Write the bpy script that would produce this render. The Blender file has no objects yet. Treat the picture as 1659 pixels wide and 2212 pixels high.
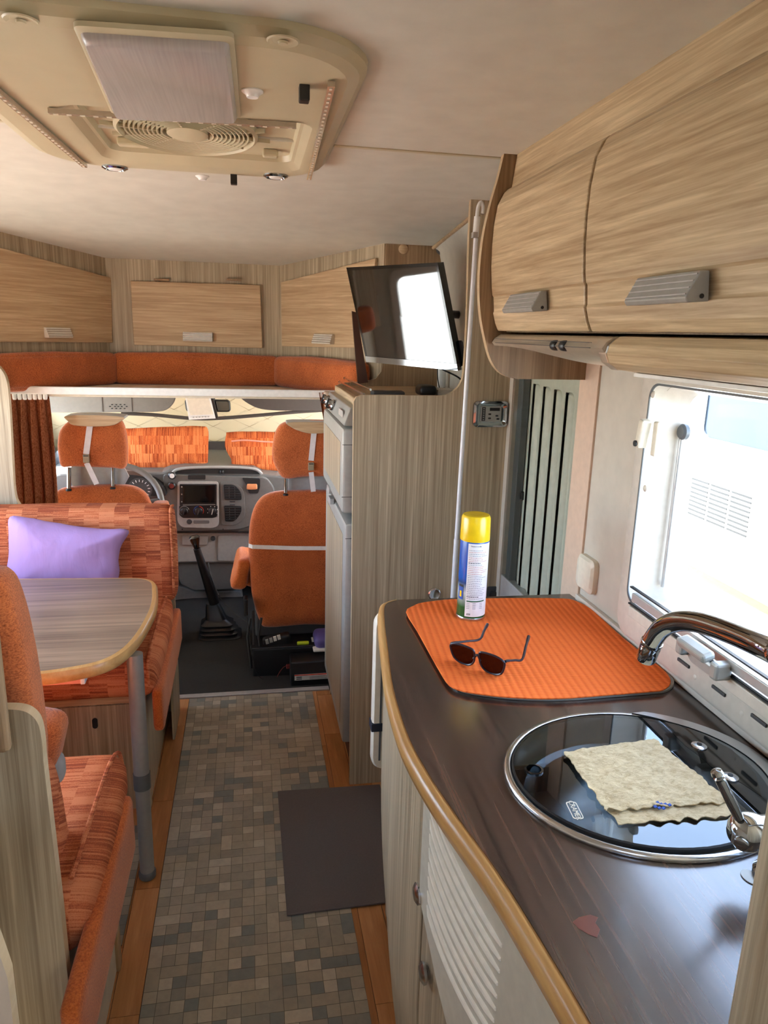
import bpy, math, random
from mathutils import Vector, Matrix, noise
from mathutils.geometry import tessellate_polygon
random.seed(7)
PI = math.pi
S = bpy.context.scene
COL = S.collection
# ------------------------------------------------------------------ camera
CAM = Vector((0, 0, 1.55))
FPX, PX, PY = 1561.9, 829.5, 1106.0            # focal length and centre for a 1659 x 2212 frame
AX = Vector((0.98331575, -0.01690304, 0.1811199))    # world X, Y, Z seen in lens axes (right, down, forward)
AY = Vector((-0.1797903, -0.24175538, 0.95353541))
AZ = Vector((0.02766907, -0.97018999, -0.24076088))
cd = bpy.data.cameras.new('camera'); cam = bpy.data.objects.new('camera', cd); COL.objects.link(cam)
cd.sensor_fit = 'VERTICAL'; cd.sensor_height = 24.0; cd.lens = FPX / 2212 * 24.0
cd.clip_start = 0.02; cd.clip_end = 200
R = Matrix(((AX.x, -AX.y, -AX.z), (AY.x, -AY.y, -AY.z), (AZ.x, -AZ.y, -AZ.z)))
cam.matrix_world = Matrix.Translation(CAM) @ R.to_4x4()
S.camera = cam
# ------------------------------------------------------------------ light and exposure
S.view_settings.view_transform = 'Standard'; S.view_settings.look = 'None'
S.view_settings.exposure = 3.3; S.view_settings.gamma = 1.0; S.view_settings.use_curve_mapping = False
W = bpy.data.worlds.new('sky'); S.world = W; W.use_nodes = True
wn = W.node_tree; wn.nodes.clear()
wo = wn.nodes.new('ShaderNodeOutputWorld'); wb = wn.nodes.new('ShaderNodeBackground')
sk = wn.nodes.new('ShaderNodeTexSky'); sk.sky_type = 'HOSEK_WILKIE'; sk.turbidity = 3.0; sk.ground_albedo = 0.5
sk.sun_direction = Vector((-0.6, 0.28, 0.75)).normalized()
wb.inputs['Strength'].default_value = 6.5
hz = wn.nodes.new('ShaderNodeMix'); hz.data_type = 'RGBA'; hz.inputs[0].default_value = 0.22     # thin haze over the whole sky
wn.links.new(sk.outputs[0], hz.inputs[6]); hz.inputs[7].default_value = (0.24, 0.23, 0.21, 1)
wn.links.new(hz.outputs[2], wb.inputs[0]); wn.links.new(wb.outputs[0], wo.inputs[0])
sd = bpy.data.lights.new('sun', 'SUN'); sd.energy = 8.0; sd.angle = 0.01; sd.color = (1, 0.97, 0.92)
sun = bpy.data.objects.new('sun', sd); COL.objects.link(sun)
sun.rotation_euler = Vector((-0.6, 0.28, 0.75)).to_track_quat('Z', 'Y').to_euler()
S.cycles.max_bounces = 9; S.cycles.diffuse_bounces = 5; S.cycles.glossy_bounces = 4
S.cycles.transparent_max_bounces = 12; S.cycles.caustics_reflective = False; S.cycles.caustics_refractive = False
S.cycles.sample_clamp_indirect = 6.0; S.cycles.use_denoising = True
def portal(loc, rot, sx, sy):                  # sampling aid for daylight through an opening, gives off no light itself
    d = bpy.data.lights.new('window_daylight', 'AREA'); d.shape = 'RECTANGLE'; d.size = sx; d.size_y = sy
    d.cycles.is_portal = True
    o = bpy.data.objects.new('window_daylight', d); COL.objects.link(o); o.location = loc; o.rotation_euler = rot
portal((0.90, 0.92, 1.22), (0, PI/2, 0), 0.52, 0.84)
portal((-1.37, 1.915, 1.20), (0, -PI/2, 0), 0.68, 1.53)
portal((0.70, 3.9, 0.98), (0, PI/2, 0), 0.52, 1.2)
portal((-1.16, 3.9, 0.98), (0, -PI/2, 0), 0.52, 1.2)
portal((-0.1, -1.0, 2.10), (0, 0, 0), 0.9, 0.9)

def ray(px, py):
    v = Vector((px - PX, py - PY, FPX)); return Vector((AX.dot(v), AY.dot(v), AZ.dot(v)))
def onx(px, py, x): r = ray(px, py); return CAM + r * (x / r.x)
def ony(px, py, y): r = ray(px, py); return CAM + r * (y / r.y)
def onz(px, py, z): r = ray(px, py); return CAM + r * ((z - CAM.z) / r.z)

# ------------------------------------------------------------------ materials
def srgb(*c):
    return tuple(((v/255)/12.92 if v/255 <= 0.04045 else ((v/255+0.055)/1.055)**2.4) for v in c) + (1.0,)
class NT:
    def __init__(s, name):
        s.m = bpy.data.materials.new(name); s.m.use_nodes = True; s.t = s.m.node_tree
        s.b = s.t.nodes['Principled BSDF']; s.out = s.t.nodes['Material Output']
    def n(s, kind, **kw):
        x = s.t.nodes.new('ShaderNode' + kind)
        for k, v in kw.items(): setattr(x, k, v)
        return x
    def l(s, a, b): s.t.links.new(a, b)
    def coord(s): return s.n('TexCoord').outputs['Object']
    def map(s, src, sc, rot=(0, 0, 0), loc=(0, 0, 0)):
        m = s.n('Mapping'); s.l(src, m.inputs[0]); m.inputs['Scale'].default_value = sc
        m.inputs['Rotation'].default_value = rot; m.inputs['Location'].default_value = loc; return m.outputs[0]
    def noise(s, src, scale=1, detail=3, rough=0.5, dist=0):
        x = s.n('TexNoise'); s.l(src, x.inputs['Vector']); x.inputs['Scale'].default_value = scale
        x.inputs['Detail'].default_value = detail; x.inputs['Roughness'].default_value = rough
        x.inputs['Distortion'].default_value = dist; return x.outputs['Fac']
    def ramp(s, src, stops):
        x = s.n('ValToRGB'); s.l(src, x.inputs[0]); e = x.color_ramp.elements
        while len(e) < len(stops): e.new(0.5)
        for i, (p, c) in enumerate(stops): e[i].position = p; e[i].color = c
        return x.outputs[0]
    def math(s, op, a, b=None):
        x = s.n('Math', operation=op)
        for i, v in enumerate((a, b)):
            if v is None: continue
            if isinstance(v, (int, float)): x.inputs[i].default_value = v
            else: s.l(v, x.inputs[i])
        return x.outputs[0]
    def mix(s, f, a, b, mode='MIX'):
        x = s.n('Mix', data_type='RGBA', blend_type=mode)
        for i, v in ((0, f), (6, a), (7, b)):
            if isinstance(v, (int, float, tuple)): x.inputs[i].default_value = v
            else: s.l(v, x.inputs[i])
        return x.outputs[2]
    def col(s, v):
        if isinstance(v, tuple): s.b.inputs['Base Color'].default_value = v
        else: s.l(v, s.b.inputs['Base Color'])
    def bump(s, h, strength=0.2, dist=0.002):
        x = s.n('Bump'); s.l(h, x.inputs['Height']); x.inputs['Strength'].default_value = strength
        x.inputs['Distance'].default_value = dist; s.l(x.outputs[0], s.b.inputs['Normal'])
    def set(s, **k):
        for a, v in k.items(): s.b.inputs[a.replace('_', ' ')].default_value = v

def plain(name, c, rough=0.5, metal=0.0, grain=0.0, gscale=60, spec=0.5, coat=0.0):
    t = NT(name); t.set(Roughness=rough, Metallic=metal); t.b.inputs['Specular IOR Level'].default_value = spec
    t.b.inputs['Coat Weight'].default_value = coat
    f = t.noise(t.coord(), gscale, 3)
    c2 = tuple(v*0.90 for v in c[:3]) + (1,)
    t.col(t.ramp(f, [(0.3, c2), (0.7, c)]))
    if grain: t.bump(t.noise(t.coord(), gscale*6, 2), grain, 0.001)
    return t.m
def wood(name, c1, c2, axis='z', rough=0.42, freq=70, along=2.2, c3=None, dist=0.4, spec=0.4, turn=0.0):
    t = NT(name); t.set(Roughness=rough); t.b.inputs['Specular IOR Level'].default_value = spec
    sc = {'x': (along, freq, freq), 'y': (freq, along, freq), 'z': (freq, freq, along)}[axis]
    sc2 = tuple(v*0.22 for v in sc)
    co = t.coord()
    if turn: co = t.map(co, (1, 1, 1), rot=(0, 0, turn))
    a = t.noise(t.map(co, sc), 1.0, 4, 0.65, dist)
    b = t.noise(t.map(co, sc2, loc=(3, 1, 2)), 1.0, 2, 0.5, 0.3)
    f = t.math('ADD', t.math('MULTIPLY', a, 0.68), t.math('MULTIPLY', b, 0.32))
    t.col(t.ramp(f, [(0.36, c2), (0.52, c3 or tuple((x+y)/2 for x, y in zip(c1, c2))), (0.64, c1)]))
    if name != 'walnut_top': t.bump(a, 0.12, 0.0008)
    else: t.b.inputs['Coat Weight'].default_value = 0.45; t.b.inputs['Coat Roughness'].default_value = 0.14
    return t.m
def chenille(name, c1, c2, sc=(240, 240, 460)):
    t = NT(name); t.set(Roughness=0.95); t.b.inputs['Specular IOR Level'].default_value = 0.15
    t.b.inputs['Sheen Weight'].default_value = 0.25; t.b.inputs['Sheen Roughness'].default_value = 0.5
    co = t.coord()
    f = t.noise(t.map(co, sc), 1.0, 3, 0.7)
    g = t.noise(co, 9, 2)
    h = t.math('ADD', t.math('MULTIPLY', f, 0.8), t.math('MULTIPLY', g, 0.2))
    t.col(t.ramp(h, [(0.36, c2), (0.60, c1)])); t.bump(f, 0.5, 0.002)
    return t.m
def blocks(name, ucoef, vcoef, light, dark, mid, bu=0.052, bv=0.030, freq=190):
    """patchwork weave: blocks of thin stripes; u runs along a stripe, v across the stripes"""
    t = NT(name); t.set(Roughness=0.95); t.b.inputs['Specular IOR Level'].default_value = 0.15
    co = t.coord()
    def dot(c):
        x = t.n('VectorMath', operation='DOT_PRODUCT'); t.l(co, x.inputs[0]); x.inputs[1].default_value = c
        return x.outputs['Value']
    u, v = dot(ucoef), dot(vcoef)
    bx = t.math('FLOOR', t.math('DIVIDE', u, bu)); 
    w1 = t.n('TexWhiteNoise', noise_dimensions='1D'); t.l(bx, w1.inputs['W'])
    vv = t.math('ADD', t.math('DIVIDE', v, bv), w1.outputs['Value'])
    by = t.math('FLOOR', vv)
    cb = t.n('CombineXYZ'); t.l(bx, cb.inputs[0]); t.l(by, cb.inputs[1])
    w2 = t.n('TexWhiteNoise', noise_dimensions='3D'); t.l(cb.outputs[0], w2.inputs['Vector'])
    cs = t.n('CombineXYZ'); t.l(t.math('MULTIPLY', v, freq), cs.inputs[0]); t.l(t.math('MULTIPLY', w2.outputs['Value'], 37.0), cs.inputs[1])
    t.l(t.math('MULTIPLY', u, 5.0), cs.inputs[2])
    st = t.noise(cs.outputs[0], 1.0, 3, 0.6)
    fine = t.noise(co, 420, 2)
    f = t.math('ADD', t.math('MULTIPLY', st, 1.0), t.math('MULTIPLY', t.math('SUBTRACT', w2.outputs['Value'], 0.5), 0.20))
    f = t.math('ADD', f, t.math('MULTIPLY', t.math('SUBTRACT', fine, 0.5), 0.35))
    t.col(t.ramp(f, [(0.34, dark), (0.47, mid), (0.60, light)])); t.bump(st, 0.35, 0.002)
    return t.m
def metal(name, c, rough, aniso=0.0):
    t = NT(name); t.set(Metallic=1.0, Roughness=rough); t.col(c); return t.m
def thin_glass(name, tint, gloss=0.12, rough=0.0):
    t = NT(name); t.t.nodes.remove(t.b)
    tr = t.n('BsdfTransparent'); tr.inputs[0].default_value = tint
    gl = t.n('BsdfGlossy'); gl.inputs['Roughness'].default_value = rough
    mx = t.n('MixShader'); lw = t.n('LayerWeight'); lw.inputs['Blend'].default_value = 0.25
    front = t.math('SUBTRACT', 1.0, t.n('NewGeometry').outputs['Backfacing'])
    t.l(t.math('MULTIPLY', t.math('MULTIPLY', lw.outputs['Fresnel'], gloss*6), front), mx.inputs[0])
    t.l(tr.outputs[0], mx.inputs[1]); t.l(gl.outputs[0], mx.inputs[2]); t.l(mx.outputs[0], t.out.inputs[0])
    return t.m
M = {}
OAK1, OAK2 = srgb(205, 178, 142), srgb(160, 132, 98)
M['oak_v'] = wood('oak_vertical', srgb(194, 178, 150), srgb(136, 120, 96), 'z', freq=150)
M['oak_y'] = wood('oak_along', srgb(210, 188, 152), srgb(160, 134, 100), 'y', freq=130, along=4.5)
M['oak_x'] = wood('oak_across', OAK1, srgb(165, 136, 102), 'x', freq=140, along=4.5)
M['oak_l'] = wood('oak_left', OAK1, srgb(165, 136, 102), 'x', freq=140, along=4.5, turn=-0.9918)
M['oak_r'] = wood('oak_right', OAK1, srgb(165, 136, 102), 'x', freq=140, along=4.5, turn=0.9918)
M['oak_band'] = wood('edge_band', srgb(200, 180, 148), srgb(178, 154, 120), 'y', freq=30)
M['oak_dark'] = wood('oak_deep', srgb(168, 140, 108), srgb(124, 98, 70), 'z', freq=150)  # darker, browner oak tone used on several boards
M['maple'] = wood('maple_edge', srgb(206, 165, 106), srgb(176, 130, 74), 'y', freq=40, rough=0.3)
M['walnut'] = wood('walnut_top', srgb(90, 66, 54), srgb(34, 24, 22), 'y', rough=0.24, freq=80, along=1.2, spec=0.9)
M['tabletop'] = wood('table_laminate', srgb(158, 134, 112), srgb(104, 86, 72), 'x', rough=0.3, freq=60, along=1.6, spec=0.55)
M['plank'] = wood('floor_plank', srgb(180, 122, 70), srgb(140, 88, 46), 'y', rough=0.4, freq=40, along=3)
M['plank2'] = wood('floor_plank_pale', srgb(196, 142, 92), srgb(160, 106, 62), 'y', rough=0.4, freq=40, along=3)
M['brown_board'] = plain('brown_board', srgb(70, 40, 26), 0.5)
M['ceiling'] = plain('ceiling_board', srgb(210, 207, 196), 0.55, grain=0.1, gscale=14)
M['wall'] = plain('wall_board', srgb(196, 188, 174), 0.6, grain=0.15, gscale=25)
M['cream'] = plain('cream_plastic', srgb(222, 214, 196), 0.42)
M['rib_cream'] = plain('cream_rib', srgb(236, 232, 218), 0.35)
M['drawer_cream'] = plain('cream_drawer', srgb(204, 200, 184), 0.38)
M['hatch'] = plain('beige_plastic', srgb(192, 182, 152), 0.4, gscale=8)
M['frame'] = plain('window_frame_plastic', srgb(208, 200, 188), 0.4)
M['seal'] = plain('black_rubber', srgb(22, 22, 22), 0.6)
M['white'] = plain('white_plastic', srgb(235, 235, 232), 0.35)
M['white_paint'] = plain('white_paint', srgb(240, 240, 240), 0.35)
M['pole'] = plain('pole_white', srgb(225, 226, 232), 0.25)
M['orange'] = chenille('orange_chenille', srgb(200, 108, 58), srgb(136, 64, 28))
M['orange_tan'] = chenille('orange_velvet', srgb(205, 112, 54), srgb(160, 76, 32))
LT, DK, MD = srgb(206, 130, 90), srgb(144, 74, 50), srgb(184, 102, 66)
M['pat_back'] = blocks('patchwork_back', (1, 0, 0), (0, 0.35, 1), LT, DK, MD)
M['pat_seat'] = blocks('patchwork_seat', (1, 0, 0), (0, 1, 0.9), LT, DK, MD)
M['pat_cab'] = blocks('patchwork_cab', (0, 0.2, 1), (1, 0, 0), srgb(222, 132, 78), srgb(150, 66, 34), srgb(204, 102, 52), bu=0.05, bv=0.05)
M['pat_side'] = blocks('patchwork_side', (0, 0.9, -0.5), (0.2, 0.5, 0.9), LT, DK, MD)
t = NT('lilac_cotton'); t.set(Roughness=0.9); t.b.inputs['Specular IOR Level'].default_value = 0.1; t.col(srgb(166, 138, 190))
t.bump(t.noise(t.map(t.coord(), (22, 22, 7), rot=(0, 0.5, 0)), 1, 3, 0.5, 0.4), 0.30, 0.012); M['lilac'] = t.m
M['pink'] = plain('salmon_paper', srgb(226, 150, 128), 0.6)
M['grey_fabric'] = plain('grey_cover', srgb(150, 146, 142), 0.8, grain=0.3)
M['alu'] = plain('brushed_alu', srgb(186, 184, 182), 0.35, metal=0.4)
M['silver'] = plain('silver_paint', srgb(166, 166, 160), 0.4, metal=0.25)
M['leggrey'] = plain('leg_lacquer', srgb(150, 148, 145), 0.38, metal=0.3)
M['handle_pale'] = plain('pale_handle', srgb(214, 206, 192), 0.4, metal=0.1)
M['steel'] = metal('stainless', srgb(200, 202, 205), 0.22)
M['chrome'] = metal('chrome', srgb(172, 178, 184), 0.06)
M['hood'] = plain('hood_metal', srgb(196, 182, 162), 0.28, metal=0.45)
M['black'] = plain('black_plastic', srgb(24, 24, 25), 0.4)
M['gloss_black'] = plain('gloss_black', srgb(10, 10, 11), 0.08, coat=0.5)
M['dash'] = plain('dash_grey', srgb(104, 104, 101), 0.5, grain=0.2)
M['dash_dark'] = plain('dash_dark', srgb(62, 62, 63), 0.55, grain=0.2)
M['dash_light'] = plain('dash_light', srgb(162, 162, 158), 0.42)
M['carpet'] = plain('cab_carpet', srgb(60, 60, 59), 0.95, grain=0.8, gscale=90, spec=0.05)
M['mat'] = plain('charcoal_doormat', srgb(104, 97, 95), 0.95, grain=0.9, gscale=220, spec=0.05)
M['visor'] = plain('visor_vinyl', srgb(120, 116, 110), 0.6)
M['visor_dark'] = plain('visor_dark', srgb(66, 58, 52), 0.7)
M['strap'] = plain('white_strap', srgb(222, 214, 212), 0.8)
M['buckle'] = plain('buckle_tan', srgb(150, 134, 108), 0.5)
M['red'] = plain('red_plastic', srgb(214, 60, 40), 0.4)
M['dusky_red'] = plain('dull_red', srgb(120, 40, 34), 0.6)
M['purple'] = plain('violet_plastic', srgb(92, 84, 150), 0.5)
M['lime'] = plain('lime_plastic', srgb(190, 214, 40), 0.5)
M['yellow'] = plain('yellow_cap', srgb(240, 200, 20), 0.25)
M['pleat'] = plain('door_grey', srgb(206, 206, 194), 0.5)
M['trimtan'] = plain('door_trim_tan', srgb(206, 180, 158), 0.5)
M['dgrey'] = plain('dark_grey_frame', srgb(88, 92, 94), 0.4)
M['navy'] = plain('navy_strap', srgb(24, 28, 44), 0.7)
M['ground'] = plain('ground_paving', srgb(170, 165, 155), 0.9)
M['lens'] = thin_glass('dark_lens', (0.20, 0.13, 0.115, 1), 0.14)
M['acryl'] = thin_glass('window_acrylic', (0.93, 0.95, 0.96, 1), 0.03)
M['rim_blue'] = plain('dark_frame', srgb(34, 30, 44), 0.3)
M['blue_print'] = plain('blue_print', srgb(60, 90, 170), 0.9)
t = NT('sink_lid_glass'); t.t.nodes.remove(t.b)
tr = t.n('BsdfTransparent'); tr.inputs[0].default_value = (0.52, 0.55, 0.56, 1)
gl = t.n('BsdfGlossy'); gl.inputs['Roughness'].default_value = 0.015; gl.inputs[0].default_value = (0.9, 0.95, 1, 1)
mx = t.n('MixShader'); lw = t.n('Fresnel'); lw.inputs[0].default_value = 1.75
t.l(t.math('MULTIPLY', lw.outputs[0], t.math('SUBTRACT', 1.0, t.n('NewGeometry').outputs['Backfacing'])), mx.inputs[0]); t.l(tr.outputs[0], mx.inputs[1]); t.l(gl.outputs[0], mx.inputs[2]); t.l(mx.outputs[0], t.out.inputs[0])
M['lid'] = t.m
t = NT('tv_glass'); t.set(Roughness=0.03); t.col(srgb(14, 15, 16)); t.b.inputs['Coat Weight'].default_value = 1.0
t.b.inputs['IOR'].default_value = 1.8; M['tv'] = t.m
t = NT('diffuser'); t.set(Roughness=0.25); t.col(t.ramp(t.noise(t.map(t.coord(), (300, 8, 8)), 1, 1), [(0.3, srgb(166, 160, 158)), (0.7, srgb(174, 168, 165))]))
t.b.inputs['Subsurface Weight'].default_value = 0.0; M['diffuser'] = t.m
# quilted, sunlit thermal mat: lets light through
t = NT('thermal_mat'); t.t.nodes.remove(t.b)
df = t.n('BsdfDiffuse'); df.inputs[0].default_value = srgb(222, 212, 186); tl = t.n('BsdfTranslucent'); tl.inputs[0].default_value = srgb(206, 192, 162)
mx = t.n('MixShader'); mx.inputs[0].default_value = 0.15
t.l(df.outputs[0], mx.inputs[1]); t.l(tl.outputs[0], mx.inputs[2]); t.l(mx.outputs[0], t.out.inputs[0]); M['quilt'] = t.m
t = NT('curtain_cloth'); t.t.nodes.remove(t.b)
df = t.n('BsdfDiffuse'); tl = t.n('BsdfTranslucent'); cc = t.ramp(t.noise(t.map(t.coord(), (260, 260, 130)), 1, 2), [(0.35, srgb(112, 64, 42)), (0.62, srgb(156, 100, 70))])
t.l(cc, df.inputs[0]); tl.inputs[0].default_value = srgb(220, 90, 40)
mx = t.n('MixShader'); mx.inputs[0].default_value = 0.12
t.l(df.outputs[0], mx.inputs[1]); t.l(tl.outputs[0], mx.inputs[2]); t.l(mx.outputs[0], t.out.inputs[0]); M['curtain'] = t.m
# ribbed foam place mat
t = NT('foam_orange'); t.set(Roughness=0.85); t.b.inputs['Specular IOR Level'].default_value = 0.2
co = t.map(t.coord(), (1, 1, 1), rot=(0, 0, 0.10))
wv = t.n('TexWave', wave_type='BANDS', bands_direction='X'); t.l(co, wv.inputs[0]); wv.inputs['Scale'].default_value = 22; wv.inputs['Distortion'].default_value = 0.6
wv.inputs['Detail'].default_value = 2
w2 = t.n('TexWave', wave_type='BANDS', bands_direction='Y'); t.l(co, w2.inputs[0]); w2.inputs['Scale'].default_value = 75; w2.inputs['Distortion'].default_value = 2.0
h = t.math('ADD', t.math('MULTIPLY', wv.outputs['Fac'], 0.6), t.math('MULTIPLY', w2.outputs['Fac'], 0.4))
t.col(t.ramp(h, [(0.05, srgb(232, 98, 40)), (0.5, srgb(252, 126, 58))])); t.bump(h, 0.6, 0.003); M['foam'] = t.m
# chamois cloth
t = NT('chamois'); t.set(Roughness=0.95); t.b.inputs['Specular IOR Level'].default_value = 0.1
f = t.noise(t.map(t.coord(), (90, 150, 90)), 1.0, 4, 0.7, 0.6)
t.col(t.ramp(f, [(0.3, srgb(178, 158, 122)), (0.62, srgb(212, 196, 160))])); t.bump(f, 0.8, 0.003); M['chamois'] = t.m
# mosaic vinyl print: colour of each tile sits in a mesh attribute, worn by noise
t = NT('mosaic_vinyl'); t.set(Roughness=0.55)
at = t.n('Attribute', attribute_name='tile'); f = t.noise(t.coord(), 45, 5, 0.7)
t.col(t.mix(0.35, at.outputs['Color'], t.ramp(f, [(0.3, srgb(95, 88, 76)), (0.6, srgb(190, 178, 158))]), 'MULTIPLY')); M['mosaic'] = t.m
# spray can print
t = NT('can_print'); t.set(Roughness=0.25)
sx = t.n('SeparateXYZ'); t.l(t.coord(), sx.inputs[0])
t.col(t.ramp(t.math('DIVIDE', sx.outputs['Z'], 0.19), [(0.16, srgb(36, 96, 52)), (0.34, srgb(190, 205, 205)), (0.46, srgb(40, 70, 120)), (0.52, srgb(30, 86, 176))])); M['can'] = t.m

# ------------------------------------------------------------------ mesh helpers
WO = {}
def finish(name, vs, fs, mat, parent=None, smooth=False, bevel=0, seg=2, local=False, origin=None, mats=None, fmat=None, subdiv=0, angle=None):
    me = bpy.data.meshes.new(name)
    vs = [Vector(v) for v in vs]
    if parent is not None:
        o0 = Vector((0, 0, 0)) if local else WO[parent]
    elif origin is not None: o0 = Vector(origin)
    else:
        xs = [v.x for v in vs]; ys = [v.y for v in vs]; o0 = Vector(((min(xs)+max(xs))/2, (min(ys)+max(ys))/2, min(v.z for v in vs)))
    me.from_pydata([v - o0 for v in vs], [], fs); me.update()
    for m in (mats or [mat]): me.materials.append(M[m] if isinstance(m, str) else m)
    if fmat:
        for p, k in zip(me.polygons, fmat): p.material_index = k
    import bmesh
    bm = bmesh.new(); bm.from_mesh(me); bmesh.ops.recalc_face_normals(bm, faces=bm.faces); bm.to_mesh(me); bm.free()
    if smooth:
        me.shade_smooth()
        if angle: me.set_sharp_from_angle(angle=angle)
    o = bpy.data.objects.new(name, me); COL.objects.link(o)
    if parent is not None:
        o.parent = parent; WO[o] = WO[parent] if not local else Vector((0, 0, 0))
    else: o.location = o0; WO[o] = o0
    if bevel:
        b = o.modifiers.new('bevel', 'BEVEL'); b.width = bevel; b.segments = seg; b.limit_method = 'ANGLE'; b.angle_limit = 0.6
    if subdiv:
        b = o.modifiers.new('sub', 'SUBSURF'); b.levels = subdiv; b.render_levels = subdiv
    return o
def tag(o, label, cat=None, group=None, kind=None):
    if label: o['label'] = label
    if cat: o['category'] = cat
    if group: o['group'] = group
    if kind: o['kind'] = kind
    return o
def struct(o, label=None): o['kind'] = 'structure'; o['label'] = label or o.name.replace('_', ' '); return o
def thing(name, label, cat, loc, group=None, rot=(0, 0, 0)):
    o = bpy.data.objects.new(name, None); COL.objects.link(o); o.location = loc; o.rotation_euler = rot; WO[o] = Vector(loc)
    o.empty_display_size = 0.05
    return tag(o, label, cat, group)
def box(name, x0, x1, y0, y1, z0, z1, mat, parent=None, bevel=0.0, **k):
    vs = [(x, y, z) for x in (x0, x1) for y in (y0, y1) for z in (z0, z1)]
    fs = [(0, 1, 3, 2), (4, 6, 7, 5), (0, 4, 5, 1), (2, 3, 7, 6), (0, 2, 6, 4), (1, 5, 7, 3)]
    return finish(name, vs, fs, mat, parent, bevel=bevel, **k)
def obox(name, c, u, v, w, mat, parent=None, bevel=0.0, **k):
    """oriented box: centre c, half-axes u v w"""
    c, u, v, w = map(Vector, (c, u, v, w))
    vs = [c + u*a + v*b + w*d for a in (-1, 1) for b in (-1, 1) for d in (-1, 1)]
    fs = [(0, 1, 3, 2), (4, 6, 7, 5), (0, 4, 5, 1), (2, 3, 7, 6), (0, 2, 6, 4), (1, 5, 7, 3)]
    return finish(name, vs, fs, mat, parent, bevel=bevel, **k)
def prism(name, poly, axis, a, b, mat, parent=None, holes=(), side=None, bevel=0, smooth=False, **k):
    mp = {'y': lambda p, t: (p[0], t, p[1]), 'x': lambda p, t: (t, p[0], p[1]), 'z': lambda p, t: (p[0], p[1], t)}[axis]
    loops = [list(poly)] + [list(h) for h in holes]
    flat = [p for l in loops for p in l]; n = len(flat)
    tris = tessellate_polygon([[Vector((p[0], p[1], 0)) for p in l] for l in loops]) if holes else None
    vs = [mp(p, a) for p in flat] + [mp(p, b) for p in flat]
    fs, fm = [], []
    if tris is None:
        fs += [tuple(range(n)), tuple(range(n, 2*n))]; fm += [0, 0]
    else:
        for tt in tris: fs.append(tuple(tt)); fs.append(tuple(i + n for i in tt)); fm += [0, 0]
    off = 0
    for l in loops:
        m = len(l)
        for i in range(m):
            j = (i+1) % m; fs.append((off+i, off+j, off+j+n, off+i+n)); fm.append(1 if side else 0)
        off += m
    return finish(name, vs, fs, mat, parent, mats=[mat, side] if side else None, fmat=fm if side else None, bevel=bevel, smooth=smooth, **k)
def rrect(x0, x1, y0, y1, r, n=6):
    pts = []
    for cx, cy, a in ((x1-r, y1-r, 0), (x0+r, y1-r, PI/2), (x0+r, y0+r, PI), (x1-r, y0+r, 1.5*PI)):
        for i in range(n+1):
            t = a + PI/2*i/n; pts.append((cx + r*math.cos(t), cy + r*math.sin(t)))
    return pts
def rquad(ps, r, n=5):
    """polygon with rounded corners; r number or list"""
    out = []; m = len(ps)
    for i in range(m):
        p = Vector(ps[i]).to_2d(); a = Vector(ps[i-1]).to_2d() - p; b = Vector(ps[(i+1) % m]).to_2d() - p
        rr = r[i] if isinstance(r, (list, tuple)) else r
        if rr <= 0: out.append(tuple(p)); continue
        s = p + a.normalized()*min(rr, a.length*0.49); e = p + b.normalized()*min(rr, b.length*0.49)
        for k in range(n+1):
            t = k/n; q = s*(1-t)**2 + p*2*t*(1-t) + e*t*t; out.append(tuple(q))
    return out
def spline(pts, n, closed=True):
    out = []; m = len(pts); P = [Vector(p) for p in pts]
    for i in range(m if closed else m-1):
        if closed: p0, p1, p2, p3 = P[i-1], P[i], P[(i+1) % m], P[(i+2) % m]
        else: p0, p1, p2, p3 = P[max(i-1, 0)], P[i], P[i+1], P[min(i+2, m-1)]
        for k in range(n):
            t = k/n; out.append(0.5*((2*p1) + (p2-p0)*t + (2*p0-5*p1+4*p2-p3)*t*t + (3*p1-p0-3*p2+p3)*t**3))
    if not closed: out.append(P[-1])
    return out
def loft(name, loops, mat, parent=None, cap0=True, cap1=True, smooth=True, closed=True, **k):
    n = len(loops[0]); vs = [v for l in loops for v in l]; fs = []
    for a in range(len(loops)-1):
        for i in range(n if closed else n-1):
            j = (i+1) % n; fs.append((a*n+i, a*n+j, (a+1)*n+j, (a+1)*n+i))
    if cap0: fs.append(tuple(range(n)))
    if cap1: fs.append(tuple((len(loops)-1)*n + i for i in range(n)))
    return finish(name, vs, fs, mat, parent, smooth=smooth, angle=k.pop('angle', 0.7), **k)
def tube_loops(pts, r, n=10):
    pts = [Vector(p) for p in pts]; loops = []; up = None
    for i, p in enumerate(pts):
        t = (pts[min(i+1, len(pts)-1)] - pts[max(i-1, 0)]).normalized()
        if up is None:
            up = Vector((0, 0, 1)) if abs(t.z) < 0.9 else Vector((1, 0, 0))
        up = (up - t*up.dot(t)).normalized(); s = t.cross(up)
        rr = r[i] if isinstance(r, (list, tuple)) else r
        loops.append([p + (up*math.cos(2*PI*j/n) + s*math.sin(2*PI*j/n))*rr for j in range(n)])
    return loops
def tube(name, pts, r, mat, parent=None, n=10, **k): return loft(name, tube_loops(pts, r, n), mat, parent, **k)
def lathe(name, prof, c, axis, mat, parent=None, n=28, sy=1.0, **k):
    """prof: (radius, height) list along axis vector from c"""
    c = Vector(c); a = Vector(axis).normalized(); q = Vector((0, 0, 1)) if abs(a.z) < 0.9 else Vector((1, 0, 0))
    u = a.cross(q).normalized(); v = a.cross(u)
    loops = [[c + a*h + (u*math.cos(2*PI*j/n) + v*math.sin(2*PI*j/n)*sy)*max(r, 1e-4) for j in range(n)] for r, h in prof]
    return loft(name, loops, mat, parent, **k)
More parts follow.
